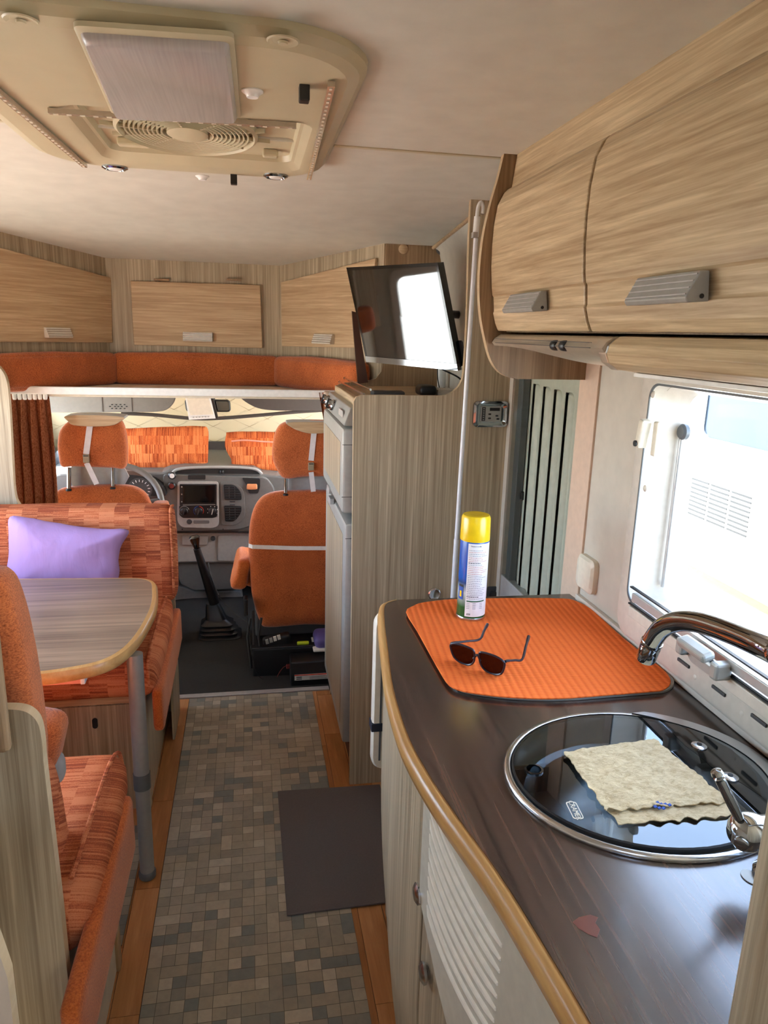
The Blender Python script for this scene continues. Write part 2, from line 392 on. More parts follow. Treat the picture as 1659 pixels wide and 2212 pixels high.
def softbox(name, c, sz, mat, parent=None, r=0.03, n=14, puff=0.0, rot=None, wr=0.0, shear=None, **k):
    """upholstered block: rounded grid box with bulging faces"""
    vs, fs, idx = [], [], {}
    h = [s/2 for s in sz]
    def vert(p):
        key = tuple(round(q, 5) for q in p)
        if key in idx: return idx[key]
        v = Vector((p[0]*h[0], p[1]*h[1], p[2]*h[2]))
        inner = Vector([max(-(h[i]-r), min(h[i]-r, v[i])) for i in range(3)])
        d = v - inner
        if d.length > 1e-9: v = inner + d.normalized()*r
        for ax in range(3):
            if abs(p[ax]) > 0.999:
                b, cc = [q for q in range(3) if q != ax]
                v[ax] += math.copysign(puff*(1-p[b]**2)*(1-p[cc]**2), p[ax])
        if wr: v += Vector(noise.noise_vector(v*9))*wr + Vector(noise.noise_vector(v*26))*wr*0.35
        idx[key] = len(vs); vs.append(v); return idx[key]
    for ax in range(3):
        for sgn in (-1, 1):
            for i in range(n):
                for j in range(n):
                    q = []
                    for a, b in ((i, j), (i+1, j), (i+1, j+1), (i, j+1)):
                        p = [0, 0, 0]; p[ax] = sgn
                        o1, o2 = [z for z in range(3) if z != ax]
                        # cluster the grid near the edges
                        f = lambda t: math.sin((2*t/n-1)*PI/2) if n > 4 else 2*t/n-1
                        p[o1] = f(a); p[o2] = f(b); q.append(vert(p))
                    fs.append(tuple(q))
    if rot is not None: vs = [rot @ v for v in vs]
    vs = [v + Vector(c) for v in vs]
    if shear: vs = [shear(v) for v in vs]
    return finish(name, vs, fs, mat, parent, smooth=True, **k)
def pad(name, outline, origin, U, V, N, d0, d1, mat, parent=None, p=2.6, rings=12, wr=0.0, edge=0.0, **k):
    """cushion grown from an outline (u,v): bulges d1 towards +N and d0 towards -N"""
    U, V, N, origin = map(Vector, (U, V, N, origin)); out = [Vector(q) for q in outline]; m = len(out)
    c = sum(out, Vector((0, 0)))/m
    vs, fs = [], []
    def layer(t, sgn):
        s = len(vs); dep = (max(0.0, 1 - t**p))**(1/p)
        for q in out:
            w = c + (q-c)*t; d = dep*(d1 if sgn > 0 else d0)
            v = origin + U*w.x + V*w.y + N*(d*sgn)
            if wr: v += Vector(noise.noise_vector(v*11))*wr*(0.3+0.7*t) + Vector(noise.noise_vector(v*31))*wr*0.4
            vs.append(v)
        return s
    ts = [1.0] + [math.cos(i/rings*PI/2)**0.6 for i in range(1, rings)]
    rows = [layer(t, 1) for t in reversed(ts)]
    rows2 = [layer(t, -1) for t in ts[1:]]
    allr = rows + rows2
    for a, b in zip(allr, allr[1:]):
        for i in range(m): j = (i+1) % m; fs.append((a+i, a+j, b+j, b+i))
    fs.append(tuple(rows[0]+i for i in range(m))); fs.append(tuple(rows2[-1]+i for i in range(m)))
    return finish(name, vs, fs, mat, parent, smooth=True, **k)
def sheet(name, f, nu, nv, th, mat, parent=None, N=None, **k):
    """thick sheet f(u,v)->Vector; th thickness along N (or -z)"""
    N = Vector(N or (0, 0, -1)); A = [[f(i/nu, j/nv) for j in range(nv+1)] for i in range(nu+1)]
    vs = [p for row in A for p in row]; m = len(vs); vs += [p + N*th for p in vs[:m]]
    g = lambda i, j: i*(nv+1)+j
    fs = []
    for i in range(nu):
        for j in range(nv):
            q = (g(i, j), g(i+1, j), g(i+1, j+1), g(i, j+1)); fs.append(q); fs.append(tuple(x+m for x in reversed(q)))
    for i in range(nu):
        fs.append((g(i, 0), g(i+1, 0), g(i+1, 0)+m, g(i, 0)+m)); fs.append((g(i, nv), g(i+1, nv), g(i+1, nv)+m, g(i, nv)+m))
    for j in range(nv):
        fs.append((g(0, j), g(0, j+1), g(0, j+1)+m, g(0, j)+m)); fs.append((g(nu, j), g(nu, j+1), g(nu, j+1)+m, g(nu, j)+m))
    return finish(name, vs, fs, mat, parent, smooth=True, angle=1.0, **k)
def text(name, body, size, mat, loc, rot, parent=None, ext=0.0004, local=False, width=None):
    cu = bpy.data.curves.new(name, 'FONT'); cu.body = body; cu.size = size; cu.extrude = ext; cu.align_x = 'CENTER'; cu.align_y = 'CENTER'
    tmp = bpy.data.objects.new(name, cu); COL.objects.link(tmp); bpy.context.view_layer.update()
    me = bpy.data.meshes.new_from_object(tmp.evaluated_get(bpy.context.evaluated_depsgraph_get()))
    bpy.data.objects.remove(tmp); bpy.data.curves.remove(cu)
    me.materials.clear(); me.materials.append(M[mat]); me.name = name
    o = bpy.data.objects.new(name, me); COL.objects.link(o)
    mt = Matrix.Translation(Vector(loc)) @ (rot.to_matrix().to_4x4() if not isinstance(rot, Matrix) else rot.to_4x4())
    me.transform(mt)
    if parent is not None:
        if not local: me.transform(Matrix.Translation(-WO[parent]))
        o.parent = parent
    return o
exec_order = []

#@@STRUCTURE
# ------------------------------------------------------------------ the shell of the vehicle
WR, WL, ZC = 0.812, -1.33, 1.94
def zceil(y): return ZC if y < 2.22 else ZC - 0.09*(y-2.22)
ho = (-0.36, 0.14, 1.15, 1.93)                     # opening under the roof hatch
vs_c = [(-1.4, -1.8), (0.9, -1.8), (0.9, 2.22), (-1.4, 2.22)]
struct(prism('ceiling', [(-1.4, -1.8), (0.9, -1.8), (0.9, 1.70), (-1.4, 1.70)], 'z', ZC, ZC+0.03, 'ceiling',
      holes=[rrect(ho[0], ho[1], ho[2], 1.699, 0.02), rrect(-0.5, 0.3, -1.4, -0.6, 0.05)]), 'beige ceiling panel round the roof hatch')
struct(prism('ceiling', [(-1.4, 1.703), (0.9, 1.703), (0.9, 2.22), (-1.4, 2.22)], 'z', ZC, ZC+0.03, 'ceiling',
      holes=[rrect(ho[0], ho[1], 1.704, ho[3], 0.001)]), 'beige ceiling panel behind the roof hatch')
struct(prism('ceiling', [(2.22, ZC), (3.62, zceil(3.62)), (3.62, ZC+0.03), (2.22, ZC+0.03)], 'x', -1.4, 0.9, 'ceiling'), 'beige ceiling panel sloping down towards the cab')
struct(box('trim_1', -1.35, ho[0]-0.05, 1.695, 1.709, ZC-0.0025, ZC+0.001, 'hatch', bevel=0.001), 'thin joint strip across the ceiling')
struct(box('trim_2', ho[1]+0.05, WR, 1.695, 1.709, ZC-0.0025, ZC+0.001, 'hatch', bevel=0.001), 'thin joint strip across the ceiling')
# floor under-board, laid planks are parts of it
fl = struct(box('floor', -1.4, 0.9, -1.8, 2.925, -0.04, -0.006, 'plank'), 'orange brown wooden plank floor')
pm = {}
def plank(x, y0, y1, m):
    key = (round(y1-y0, 2), m)
    if key not in pm:
        o = box('plank', 0, 0.0665, 0, y1-y0, -0.006, 0.0, m, fl, local=True); pm[key] = o.data; bpy.data.objects.remove(o)
    o = bpy.data.objects.new('plank', pm[key]); COL.objects.link(o); o.parent = fl; o.location = Vector((x, y0, 0)) - WO[fl]
for col in list(range(-9, -3)) + list(range(3, 7)):
    x = col*0.068; y = 0.2 - random.choice([0, .1, .2, .3])
    while y < 2.92:
        L = random.choice([0.32, 0.40, 0.48]); y1 = min(y+L, 2.92)
        if y1 - y > 0.03: plank(x, y, y1-0.0015, random.choice(['plank', 'plank', 'plank2']))
        y = y1
struct(box('trim_3', -0.34, 0.33, 2.925, 2.955, -0.04, 0.004, 'alu', bevel=0.002), 'pale metal threshold strip at the end of the plank floor')
# right wall with window and door openings
ZT = 2.0
wz0, wz1, wy0, wy1 = 1.0, 1.466, 0.50, 1.335
struct(prism('wall_right', [(-1.8, -0.04), (1.69, -0.04), (1.69, ZT), (-1.8, ZT)], 'x', WR, WR+0.03, 'wall',
      holes=[rrect(wy0, wy1, wz0, wz1, 0.05)]), 'pinkish beige kitchen side wall')
struct(prism('wall_right', [(2.19, -0.04), (3.05, -0.04), (3.05, ZT), (2.19, ZT)], 'x', WR+0.005, WR+0.03, 'wall'), 'beige wall behind the fridge unit')
struct(box('wall_right', WR+0.005, WR+0.03, 1.69, 2.19, 1.75, ZT, 'wall'), 'beige wall strip above the entrance door')
# vertical fold of the wall board beside the door
struct(prism('trim_4', rquad([(WR-0.006, 1.60), (WR+0.002, 1.60), (WR+0.002, 1.69), (WR-0.010, 1.69)], 0.002), 'z', 0.5, 1.80, 'trimtan'), 'pinkish tan strip beside the entrance door')
# left wall with dinette window
struct(prism('wall_left', [(-1.8, -0.04), (2.85, -0.04), (2.85, ZT), (-1.8, ZT)], 'x', WL-0.03, WL, 'wall',
      holes=[rrect(1.15, 2.68, 0.86, 1.54, 0.05)]), 'beige dinette side wall')
struct(box('wall_rear', -1.4, 0.9, -1.83, -1.8, -0.04, ZT, 'oak_v'), 'wooden rear wall')
w2o = struct(loft('window_2', [[(x, a, b) for a, b in rrect(1.15+d, 2.68-d, 0.86+d, 1.54-d, 0.05)] for x, d in ((WL-0.035, -0.01), (WL+0.02, -0.01), (WL+0.02, 0.03), (WL-0.035, 0.03), (WL-0.035, -0.01))], 'frame', cap0=False, cap1=False), 'dinette window')
prism('pane', rrect(1.15, 2.68, 0.86, 1.54, 0.05), 'x', WL-0.034, WL-0.030, 'acryl', w2o)
# cab shell
CX = -0.25
for sgn, nm in ((-1, 'wall_cab_left'), (1, 'wall_cab_right')):
    x0 = CX + sgn*0.92; x1 = CX + sgn*0.97
    struct(prism(nm, [(3.0, -0.1), (4.9, -0.1), (4.9, 0.8), (4.45, 1.32), (3.0, 1.36)], 'x', min(x0, x1), max(x0, x1), 'dash_light',
           holes=[rquad([(3.30, 0.72), (4.48, 0.76), (4.22, 1.22), (3.34, 1.24)], 0.03)]), 'cab side with door window')
struct(prism('ceiling', [(CX-0.97, 3.46), (CX+0.97, 3.46), (CX+0.97, 4.30), (CX-0.97, 4.30)], 'z', 1.262, 1.30, 'cream'), 'cream cab roof lining')
# header above windscreen, the bright slit stays open below it
struct(box('trim_5', CX-0.97, CX+0.97, 4.30, 4.36, 1.206, 1.30, 'cream'), 'cream header above the windscreen')
struct(box('wall_front', CX-0.97, CX+0.97, 4.78, 4.84, -0.1, 0.80, 'dash_dark'), 'cab bulkhead below the windscreen')
struct(box('floor', CX-0.97, CX+0.97, 2.955, 4.8, -0.09, -0.03, 'dash_dark'), 'cab floor pan')
# partition between living room and cab: oak board at the left with a rounded cab opening
bl = [(WL, 0.0), (-0.30, 0.0), (-0.30, 0.62), (-0.36, 0.868), (-0.80, 0.868)]
bl = [(WL, 0.0), (-0.305, 0.0), (-0.305, 0.52), (-0.36, 0.80), (-0.42, 0.868)] + [(v.x, v.y) for v in spline([(ony(px, py, 2.83).x, ony(px, py, 2.83).z) for px, py in ((66, 1106), (45, 1092), (33, 1060), (27, 960), (21, 860), (14, 815), (0, 792))], 5, False)] + [(-0.95, 1.45), (-0.95, 1.86), (WL, 1.86)]
struct(prism('wall_front_left', bl, 'y', 2.82, 2.845, 'oak_v', side='oak_band'), 'pale oak partition with a rounded cut-out beside the driver seat')
struct(box('wall_right', 0.80, 0.84, 3.0, 3.7, 1.25, ZT, 'wall'), 'wall beside the front lockers')
struct(box('wall_left', -1.36, -1.30, 2.83, 3.7, 1.25, ZT, 'wall'), 'wall beside the front lockers')
struct(box('wall_front', -1.36, 0.84, 3.62, 3.66, 1.25, ZT, 'wall'), 'panel behind the front lockers')
# outside ground
tag(box('ground', -30, 30, -30, 30, -0.62, -0.60, 'ground'), 'pale paving outside the vehicle'); bpy.data.objects['ground']['kind'] = 'structure'

#@@WINDOW
w = struct(loft('window_1', [[(x, a, b) for a, b in rrect(y0, y1, z0, z1, r, 8)] for x, y0, y1, z0, z1, r in (
    (WR, 0.455, 1.375, 0.928, 1.520, 0.04), (WR-0.022, 0.458, 1.372, 0.931, 1.517, 0.038), (WR-0.030, 0.470, 1.360, 0.943, 1.505, 0.035),
    (WR-0.028, 0.50, 1.331, 1.012, 1.470, 0.03), (WR-0.006, 0.503, 1.328, 1.016, 1.466, 0.03), (WR+0.045, 0.52, 1.310, 1.03, 1.452, 0.045), (WR+0.045, 0.46, 1.37, 0.95, 1.50, 0.04), (WR, 0.455, 1.375, 0.928, 1.520, 0.04))],
    'frame', cap0=False, cap1=False), 'cream framed kitchen window')
prism('pane', rrect(0.50, 1.335, 1.0, 1.466, 0.05), 'x', WR+0.046, WR+0.049, 'acryl', w)
loft('seal', [[(x, a, b) for a, b in rrect(0.502+d, 1.329-d, 1.0145+d, 1.467-d, 0.03, 8)] for x, d in ((WR-0.0285, -0.002), (WR-0.0305, -0.002), (WR-0.0305, 0.002), (WR-0.0285, 0.002))], 'dgrey', w, cap0=False, cap1=False)
# blind cassette under the aperture, its rail and dark grooves
box('blind_rail', WR-0.036, WR-0.024, 0.51, 1.30, 1.022, 1.040, 'alu', w, bevel=0.002)
for z in (1.010, 1.046): box('groove', WR-0.033, WR-0.026, 0.52, 1.315, z, z+0.003, 'seal', w)
box('blind_panel', WR-0.034, WR-0.027, 0.52, 1.31, 0.985, 1.008, 'frame', w, bevel=0.002)
for px, py in ((1477, 1432), (1553, 1492), (1640, 1556)):
    p = onx(px, py, WR-0.030); box('slot', WR-0.0325, WR-0.0285, p.y-0.018, p.y+0.018, p.z-0.003, p.z+0.003, 'dash_dark', w, bevel=0.001)
for px, py in ((1500, 1463), (1601, 1542), (1408, 852), (1391, 1055), (1366, 1298)):
    p = onx(px, py, WR-0.030); lathe('screw_cap', [(0.007, 0), (0.007, 0.002), (0.004, 0.004)], (WR-0.026, p.y, p.z), (-1, 0, 0), 'frame', w, n=14)
for px, py in ((1475, 803), (1541, 809), (1634, 818)):
    p = onx(px, py, WR-0.03); box('blind_clip', WR-0.034, WR-0.02, p.y-0.011, p.y+0.011, p.z-0.004, p.z+0.004, 'dash_dark', w, bevel=0.0015)
# side latch
p = onx(1400, 945, WR-0.035)
box('latch_plate', WR-0.036, WR-0.026, p.y-0.030, p.y-0.014, p.z-0.034, p.z+0.034, 'cream', w, bevel=0.003)
la = obox('latch_lever', (WR-0.048, p.y-0.002, p.z+0.008), (0.011, 0, 0), (0, 0.008, 0.002), (0, -0.004, 0.028), 'cream', w, bevel=0.004)
lathe('button', [(0.006, 0), (0.006, 0.004), (0.004, 0.005)], (WR-0.058, p.y+0.002, p.z-0.012), (-1, 0, 0), 'seal', la, n=14)
# lower latch
p0 = onx(1520, 1400, WR-0.045); p1 = onx(1598, 1428, WR-0.045)
for q in (1.085, 0.985): box('latch_foot', WR-0.062, WR-0.030, q-0.010, q+0.010, 1.003, 1.034, 'silver', w, bevel=0.005)
lt = obox('latch_handle', (WR-0.062, 1.036, 1.036), (0.012, 0, 0.004), (0, 0.040, 0), (-0.002, 0, 0.008), 'silver', w, bevel=0.006, seg=3)
prism('latch_tray', rquad([(1.085, 1.012), (0.995, 1.012), (1.010, 0.996), (1.070, 0.996)], 0.01), 'x', WR-0.046, WR-0.030, 'silver', w, bevel=0.003)
# gas strut on the pane
tube('stay_arm', [(WR+0.034, 1.300, 1.05), (WR+0.034, 1.302, 1.36)], 0.005, 'alu', w)
lathe('stay_knob', [(0.016, 0), (0.016, 0.008), (0.012, 0.012)], (WR+0.040, 1.300, 1.375), (-1, 0, 0), 'dgrey', w, n=18)
# thin bar of the wall trim along the worktop
struct(box('trim_6', WR-0.012, WR, 0.47, 1.60, 0.911, 0.926, 'frame', bevel=0.002), 'pale edging strip between worktop and wall')
# shaver socket cover
pl = thing('socket_cover', 'rounded pale beige socket cover on the wall behind the worktop corner', 'socket', (WR, 1.555, 0.94))
loft('cover', [[(x, a, b) for a, b in rrect(1.515+d, 1.600-d, 0.950+d, 1.035-d, 0.015)] for x, d in ((WR, 0), (WR-0.012, 0), (WR-0.018, 0.006))], 'cream', pl, cap0=True)

#@@NEIGHBOUR
nb = thing('neighbour_motorhome', 'white motorhome parked outside, seen overexposed through the kitchen window', 'vehicle', (3.7, 2.5, -0.6))
box('body', 2.6, 4.7, 1.0, 7.2, -0.25, 2.25, 'white_paint', nb, bevel=0.08, seg=3)
a = onx(1540, 845, 2.59); b = onx(1665, 965, 2.59)
wq = loft('window', [[(x, c, d) for c, d in rrect(2.95+e, 3.80-e, 0.98+e, 1.45-e, 0.06)] for x, e in ((2.60, 0), (2.575, 0), (2.575, 0.04), (2.585, 0.04))], 'dgrey', nb, cap0=False, cap1=False)
prism('pane', rrect(2.98, 3.77, 1.01, 1.42, 0.05), 'x', 2.582, 2.588, plain('far_glass', srgb(30, 40, 52), 0.3), wq)
g0, g1 = 3.82, 3.28
gr = box('vent_grille', 2.590, 2.602, 3.26, 3.86, 0.52, 0.80, 'white', nb, bevel=0.004)
for i in range(9):
    for j in range(3): box('slat', 2.586, 2.592, 3.29+0.185*j, 3.29+0.185*j+0.165, 0.545+i*0.026, 0.545+i*0.026+0.011, 'seal', gr)
box('stripe', 2.594, 2.602, 1.4, 3.76, 0.20, 0.245, 'red', nb)
for y in (2.2, 6.0):
    lathe('wheel', [(0.05, 0), (0.30, 0.0), (0.33, 0.03), (0.33, 0.18), (0.05, 0.2)], (2.63, y, -0.27), (1, 0, 0), 'seal', nb, n=32)

#@@DOOR
dr = struct(box('door_1', 0.852, 0.870, 1.69, 2.24, -0.02, 1.75, 'pleat'), 'grey ribbed entrance door')
box('frame', 0.826, 0.850, 2.205, 2.22, 0.0, 1.75, 'cream', dr, bevel=0.003)
ga = onx(1120, 1000, 0.83).y
box('frame', 0.822, 0.850, 1.688, 1.712, 0.0, 1.75, 'cream', dr, bevel=0.004)
box('mullion', 0.826, 0.850, 2.125, 2.165, 0.0, 1.75, 'dgrey', dr, bevel=0.003)
box('lower_rail', 0.822, 0.850, 1.71, 2.20, 0.60, 0.775, 'alu', dr, bevel=0.004)
for i in range(5):
    y0 = 1.735 + i*0.078
    loft('rib', [[(x, c, d) for c, d in rrect(y0+e, y0+0.062-e, 0.70, 1.405+0.002*i, 0.024)] for x, e in ((0.853, 0), (0.846, 0.006), (0.843, 0.016))], 'pleat', dr)
box('knob_catch', 0.838, 0.852, 2.10, 2.118, 1.05, 1.075, 'seal', dr, bevel=0.003)
prism('pane', rrect(1.712, 2.205, 0.775, 1.74, 0.004), 'x', 0.8225, 0.8245, thin_glass('fly_screen', (0.88, 0.89, 0.87, 1), 0.04), dr)

#@@FRIDGE
YP, YF = 2.22, 2.88
def P(l, y): return [(ony(a, b, y).x, ony(a, b, y).z) for a, b in l]
fu = thing('fridge_cabinet', 'tall pale wood fridge housing with curved cut-out shelf beside the entrance door', 'cabinet', (0.55, 2.5, 0))
xl = 0.318
side = [(0.326, 0.0), (0.322, 0.7)] + P([(764, 868), (770, 857), (783, 853), (870, 854), (955, 855)], YP) + [(v.x, v.y) for v in spline(P([(968, 852), (983, 843), (995, 828), (1002, 800), (1008, 700), (1011, 600), (1013, 520), (1017, 437)], YP), 4, False)]
side = side + [(side[-1][0], zceil(YP)), (WR+0.015, zceil(YP)), (WR+0.015, 0.0)]
prism('side_panel', side, 'y', YP, YP+0.018, 'oak_v', fu, side='oak_band')
far = [(0.33, 0.0), (0.33, 1.28)] + P([(724, 846), (731, 831), (745, 827)], YF) + P([(790, 824), (812, 818), (824, 802), (828, 780)], YF) + [(0.528, 1.47), (0.524, 1.88), (WR, 1.88), (WR, 0.0)]
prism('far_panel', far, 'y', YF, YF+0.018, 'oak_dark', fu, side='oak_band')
box('shelf', 0.36, WR, YP+0.018, YF, 1.325, 1.343, 'oak_x', fu)
box('shelf_front', 0.335, 0.36, YP+0.018, YF, 1.300, 1.343, 'oak_y', fu, bevel=0.003)
sk_ = box('skirting', 0.345, 0.36, YP+0.018, YF, 0.0, 0.06, 'brown_board', fu)
for (px, py, yy) in ((871, 538, YF), (952, 540, YF)): 
    p = ony(px, py, yy); lathe('cover_cap', [(0.018, 0), (0.018, 0.003), (0.014, 0.006)], (p.x, YF, p.z), (0, -1, 0), 'oak_x' if px < 900 else 'dash_dark', fu, n=20)
p = onx(1000, 497, WR); lathe('cover_cap', [(0.018, 0), (0.018, 0.003), (0.014, 0.006)], (0.752, 2.42, 1.80), (-1, 0, 0), 'oak_x', fu, n=20)
# curved cove between wall and ceiling inside the niche
loft('cove', [[(0.752, y, 1.343), (0.752, y, 1.74), (0.748, y, 1.81), (0.736, y, 1.86), (0.712, y, zceil(y)-0.004), (0.80, y, zceil(y)-0.004), (0.80, y, 1.343)] for y in (YP+0.018, YF)], 'wall', fu, angle=0.6)
tube('cove_trim', [(0.712, y, zceil(y)-0.007) for y in (YP+0.02, 2.5, YF)], 0.007, 'oak_x', fu)
bd = P([(760, 672), (770, 675), (795, 826), (773, 829)], YF-0.03)
tag(prism('privacy_board', bd, 'y', YF-0.035, YF-0.018, 'brown_board'), 'dark brown upright board in front of the right-hand orange cushion', 'board')
# chrome rail along the shelf front
rl = thing('shelf_rail', 'chrome rail along the front of the shelf above the fridge', 'rail', (0.35, 2.5, 1.34))
for z, x in ((1.357, 0.352), (1.372, 0.372)): tube('bar', [(x, YP+0.02, z+0.005), (x, YF-0.01, z)], 0.0035, 'chrome', rl)
for x, z in ((0.352, 1.357), (0.372, 1.372)): lathe('end_knob', [(0.004, 0), (0.005, 0.006), (0.003, 0.012)], (x, YF-0.005, z), (0, -1, 0), 'chrome', rl, n=12)
# fridge with oven-style control strip
fr = thing('fridge', 'tall silver framed fridge with wooden door inlays and knobs on top', 'fridge', (0.33, 2.55, 0.04))
box('body', 0.345, 0.79, 2.262, 2.872, 0.10, 1.29, 'seal', fr)
cpn = prism('control_panel', [(0.348, 1.318), (0.312, 1.318), (0.292, 1.262), (0.348, 1.256)], 'y', 2.262, 2.872, 'silver', fr, bevel=0.003)
for y in (2.80, 2.62):
    k = lathe('knob', [(0.020, 0), (0.020, 0.006), (0.016, 0.010), (0.015, 0.022)], (0.300, y, 1.290), (-0.94, 0, 0.34), 'chrome', fr, n=20)
    obox('grip', (0.282, y, 1.296), (0.006, 0, -0.002), (0, 0.0035, 0), (0.005, 0, 0.017), 'black', k, bevel=0.001)
box('badge', 0.2975, 0.300, 2.33, 2.44, 1.278, 1.300, 'alu', fr)
def fdoor(z0, z1, x0, name, y0=2.262, y1=2.872):
    d = loft(name, [[(x, a, b) for a, b in rrect(y0+e, y1-e, z0+e, z1-e, 0.008, 3)] for x, e in ((0.342, 0), (x0+0.01, 0), (x0+0.003, 0.003), (x0, 0.012))], 'silver', fr)
    box('inlay', x0-0.0012, x0+0.002, y0+0.055, y1-0.055, z0+0.05, z1-0.05, 'oak_v', d)
    return d
d1 = fdoor(0.975, 1.252, 0.290, 'freezer_door'); d1.name = 'freezer_door'
d2 = fdoor(0.14, 0.940, 0.302, 'fridge_door')
for z in (0.10, 0): pass
for y0, y1, z in ((2.262, 2.872, 1.20), (2.262, 2.872, 1.03)): box('joint_line', 0.289, 0.341, 2.2612, 2.2625, z, z+0.0015, 'seal', d1)
box('joint_line', 0.303, 0.341, 2.2612, 2.2625, 0.89, 0.8915, 'seal', d2)
box('latch', 0.283, 0.300, 2.60, 2.66, 0.966, 0.990, 'alu', fr, bevel=0.003)
box('latch', 0.286, 0.304, 2.58, 2.64, 0.930, 0.952, 'alu', fr, bevel=0.003)
box('hinge', 0.345, 0.380, 2.25, 2.262, 0.80, 0.96, 'black', fr, bevel=0.002)
# wall heater control
ct = thing('control_display', 'chrome framed control panel with small display on the wooden panel beside the door', 'control panel', (0.757, YP, 1.305))
loft('bezel', [[(a, y, b) for a, b in rrect(0.700+e, 0.815-e, 1.266+e, 1.348-e, 0.014)] for y, e in ((YP, 0), (YP-0.010, 0), (YP-0.015, 0.006), (YP-0.009, 0.014), (YP-0.009, 0.016))], 'chrome', ct)
box('face', 0.724, 0.790, YP-0.012, YP-0.009, 1.284, 1.332, 'silver', ct)
box('display', 0.752, 0.785, YP-0.0135, YP-0.012, 1.318, 1.328, 'black', ct)
box('button_column', 0.726, 0.738, YP-0.0135, YP-0.012, 1.286, 1.330, 'black', ct)
for i in range(6): box('led', 0.730, 0.734, YP-0.0142, YP-0.0135, 1.289+i*0.007, 1.291+i*0.007, 'alu', ct)
for x, z in ((0.748, 1.305), (0.748, 1.292), (0.772, 1.300), (0.776, 1.290)): box('switch', x, x+0.009, YP-0.0140, YP-0.012, z, z+0.005, 'black', ct, bevel=0.0008)
# round catch and light switch low on the same panel
p = ony(938, 1283, YP)
lathe('push_lock', [(0.022, 0), (0.022, 0.004), (0.018, 0.007), (0.010, 0.003), (0.0, 0.003)], (p.x, YP, p.z), (0, -1, 0), 'steel', fu, n=24)
p = ony(1062, 1280, YP)
sw = loft('switch_plate', [[(a, y, b) for a, b in rrect(p.x-0.018, p.x+0.028, p.z-0.03, p.z+0.022, 0.006)] for y in (YP, YP-0.006)], 'dash_dark', fu)
lathe('switch_rocker', [(0.014, 0), (0.014, 0.004), (0.010, 0.006)], (p.x+0.002, YP-0.006, p.z-0.004), (0, -1, 0), 'black', sw, n=20)
# window pole clipped to the panel
pole = thing('window_pole', 'long thin white pole leaning against the wooden panel', 'pole', tuple(ony(985, 1235, 2.15)))
a, b = ony(985, 1238, 2.15), ony(1031, 560, 2.15)
lo = a - (b-a)*0.9; lo.z = max(lo.z, 0.0)
t_ = (a.z-0.0)/(b.z-a.z); lo = a - (b-a)*t_
tube('rod', [lo, ony(986, 1165, 2.15)], 0.0085, 'pole', pole)
tube('rod', [ony(986, 1165, 2.15), ony(1028, 515, 2.15)], 0.0072, 'pole', pole)
tube('sleeve', [ony(1027, 512, 2.15), ony(1031, 468, 2.15)], 0.0095, 'white', pole)
tube('hook', spline([ony(1030, 470, 2.15), ony(1033, 447, 2.15), ony(1039, 437, 2.15), ony(1043, 447, 2.15), ony(1042, 462, 2.15)], 5, False), 0.0055, 'white', pole)
box('clip', ony(1020, 512, 2.15).x, ony(1030, 512, 2.15).x, 2.14, 2.16, ony(1025, 514, 2.15).z, ony(1025, 502, 2.15).z, 'alu', pole)

#@@TV
tv = thing('television', 'flat black television tilted on a wall arm, screen mirroring bright daylight', 'television', (0.5, 2.5, 1.6))
A, B, C_, D = ony(748, 578, 2.60), ony(945, 567, 2.27), ony(988, 793, 2.24), ony(790, 775, 2.57)
U = ((B-A)+(C_-D)).normalized(); V = ((D-A)+(C_-B)); V = (V - U*V.dot(U)).normalized(); N = U.cross(V).normalized()
if N.y > 0: N = -N
def tvp(u, v, n):
    p = A*(1-u)*(1-v) + B*u*(1-v) + C_*u*v + D*(1-u)*v; return p + N*n
def quadloop(e, n, ev=None): 
    ev = e*1.45 if ev is None else ev
    return [tvp(e, ev, n), tvp(1-e, ev, n), tvp(1-e, 1-ev, n), tvp(e, 1-ev, n)]
case = loft('case', [quadloop(0, -0.030), quadloop(0, 0), quadloop(0.022, 0.0), quadloop(0.022, -0.002)], 'gloss_black', tv, smooth=False)
loft('screen', [quadloop(0.023, -0.004), quadloop(0.023, -0.0005)], 'tv', tv, smooth=False)
loft('chin', [[tvp(0, .97, .001), tvp(1, .97, .001), tvp(1, 1.035, .001), tvp(0, 1.035, .001)], [tvp(0, .97, -.02), tvp(1, .97, -.02), tvp(1, 1.035, -.02), tvp(0, 1.035, -.02)]], 'chrome', tv, smooth=False)
loft('speaker_box', [[tvp(.55, .75, -.03), tvp(1.03, .75, -.03), tvp(1.03, 1.0, -.03), tvp(.55, 1.0, -.03)], [tvp(.6, .78, -.06), tvp(.98, .78, -.06), tvp(.98, .97, -.06), tvp(.6, .97, -.06)]], 'black', tv, smooth=False)
c0 = tvp(0.5, 0.5, -0.03)
tube('arm', [c0, c0 - N*0.06, (0.752, 2.62, 1.62)], 0.014, 'black', tv)
# cables and charger behind the television
tag(tube('cable', spline([ony(952, 795, 2.5), ony(960, 800, 2.5), ony(985, 812, 2.5), ony(996, 820, 2.5)], 6, False), 0.003, 'black', n=6), 'black cable running right from the television', 'cable')
tag(tube('cable', spline([ony(945, 795, 2.6), ony(946, 820, 2.6), ony(951, 842, 2.6), ony(962, 845, 2.6), ony(960, 838, 2.6), ony(953, 842, 2.6)], 6, False), 0.002, 'black', n=6), 'thin dark cable hanging down to the shelf under the television', 'cable')
p = ony(954, 815, 2.70); tag(softbox('remote_holder', (p.x, 2.70, p.z), (0.032, 0.02, 0.085), 'white', r=0.009, n=6), 'small white wall holder hanging below the television', 'holder')
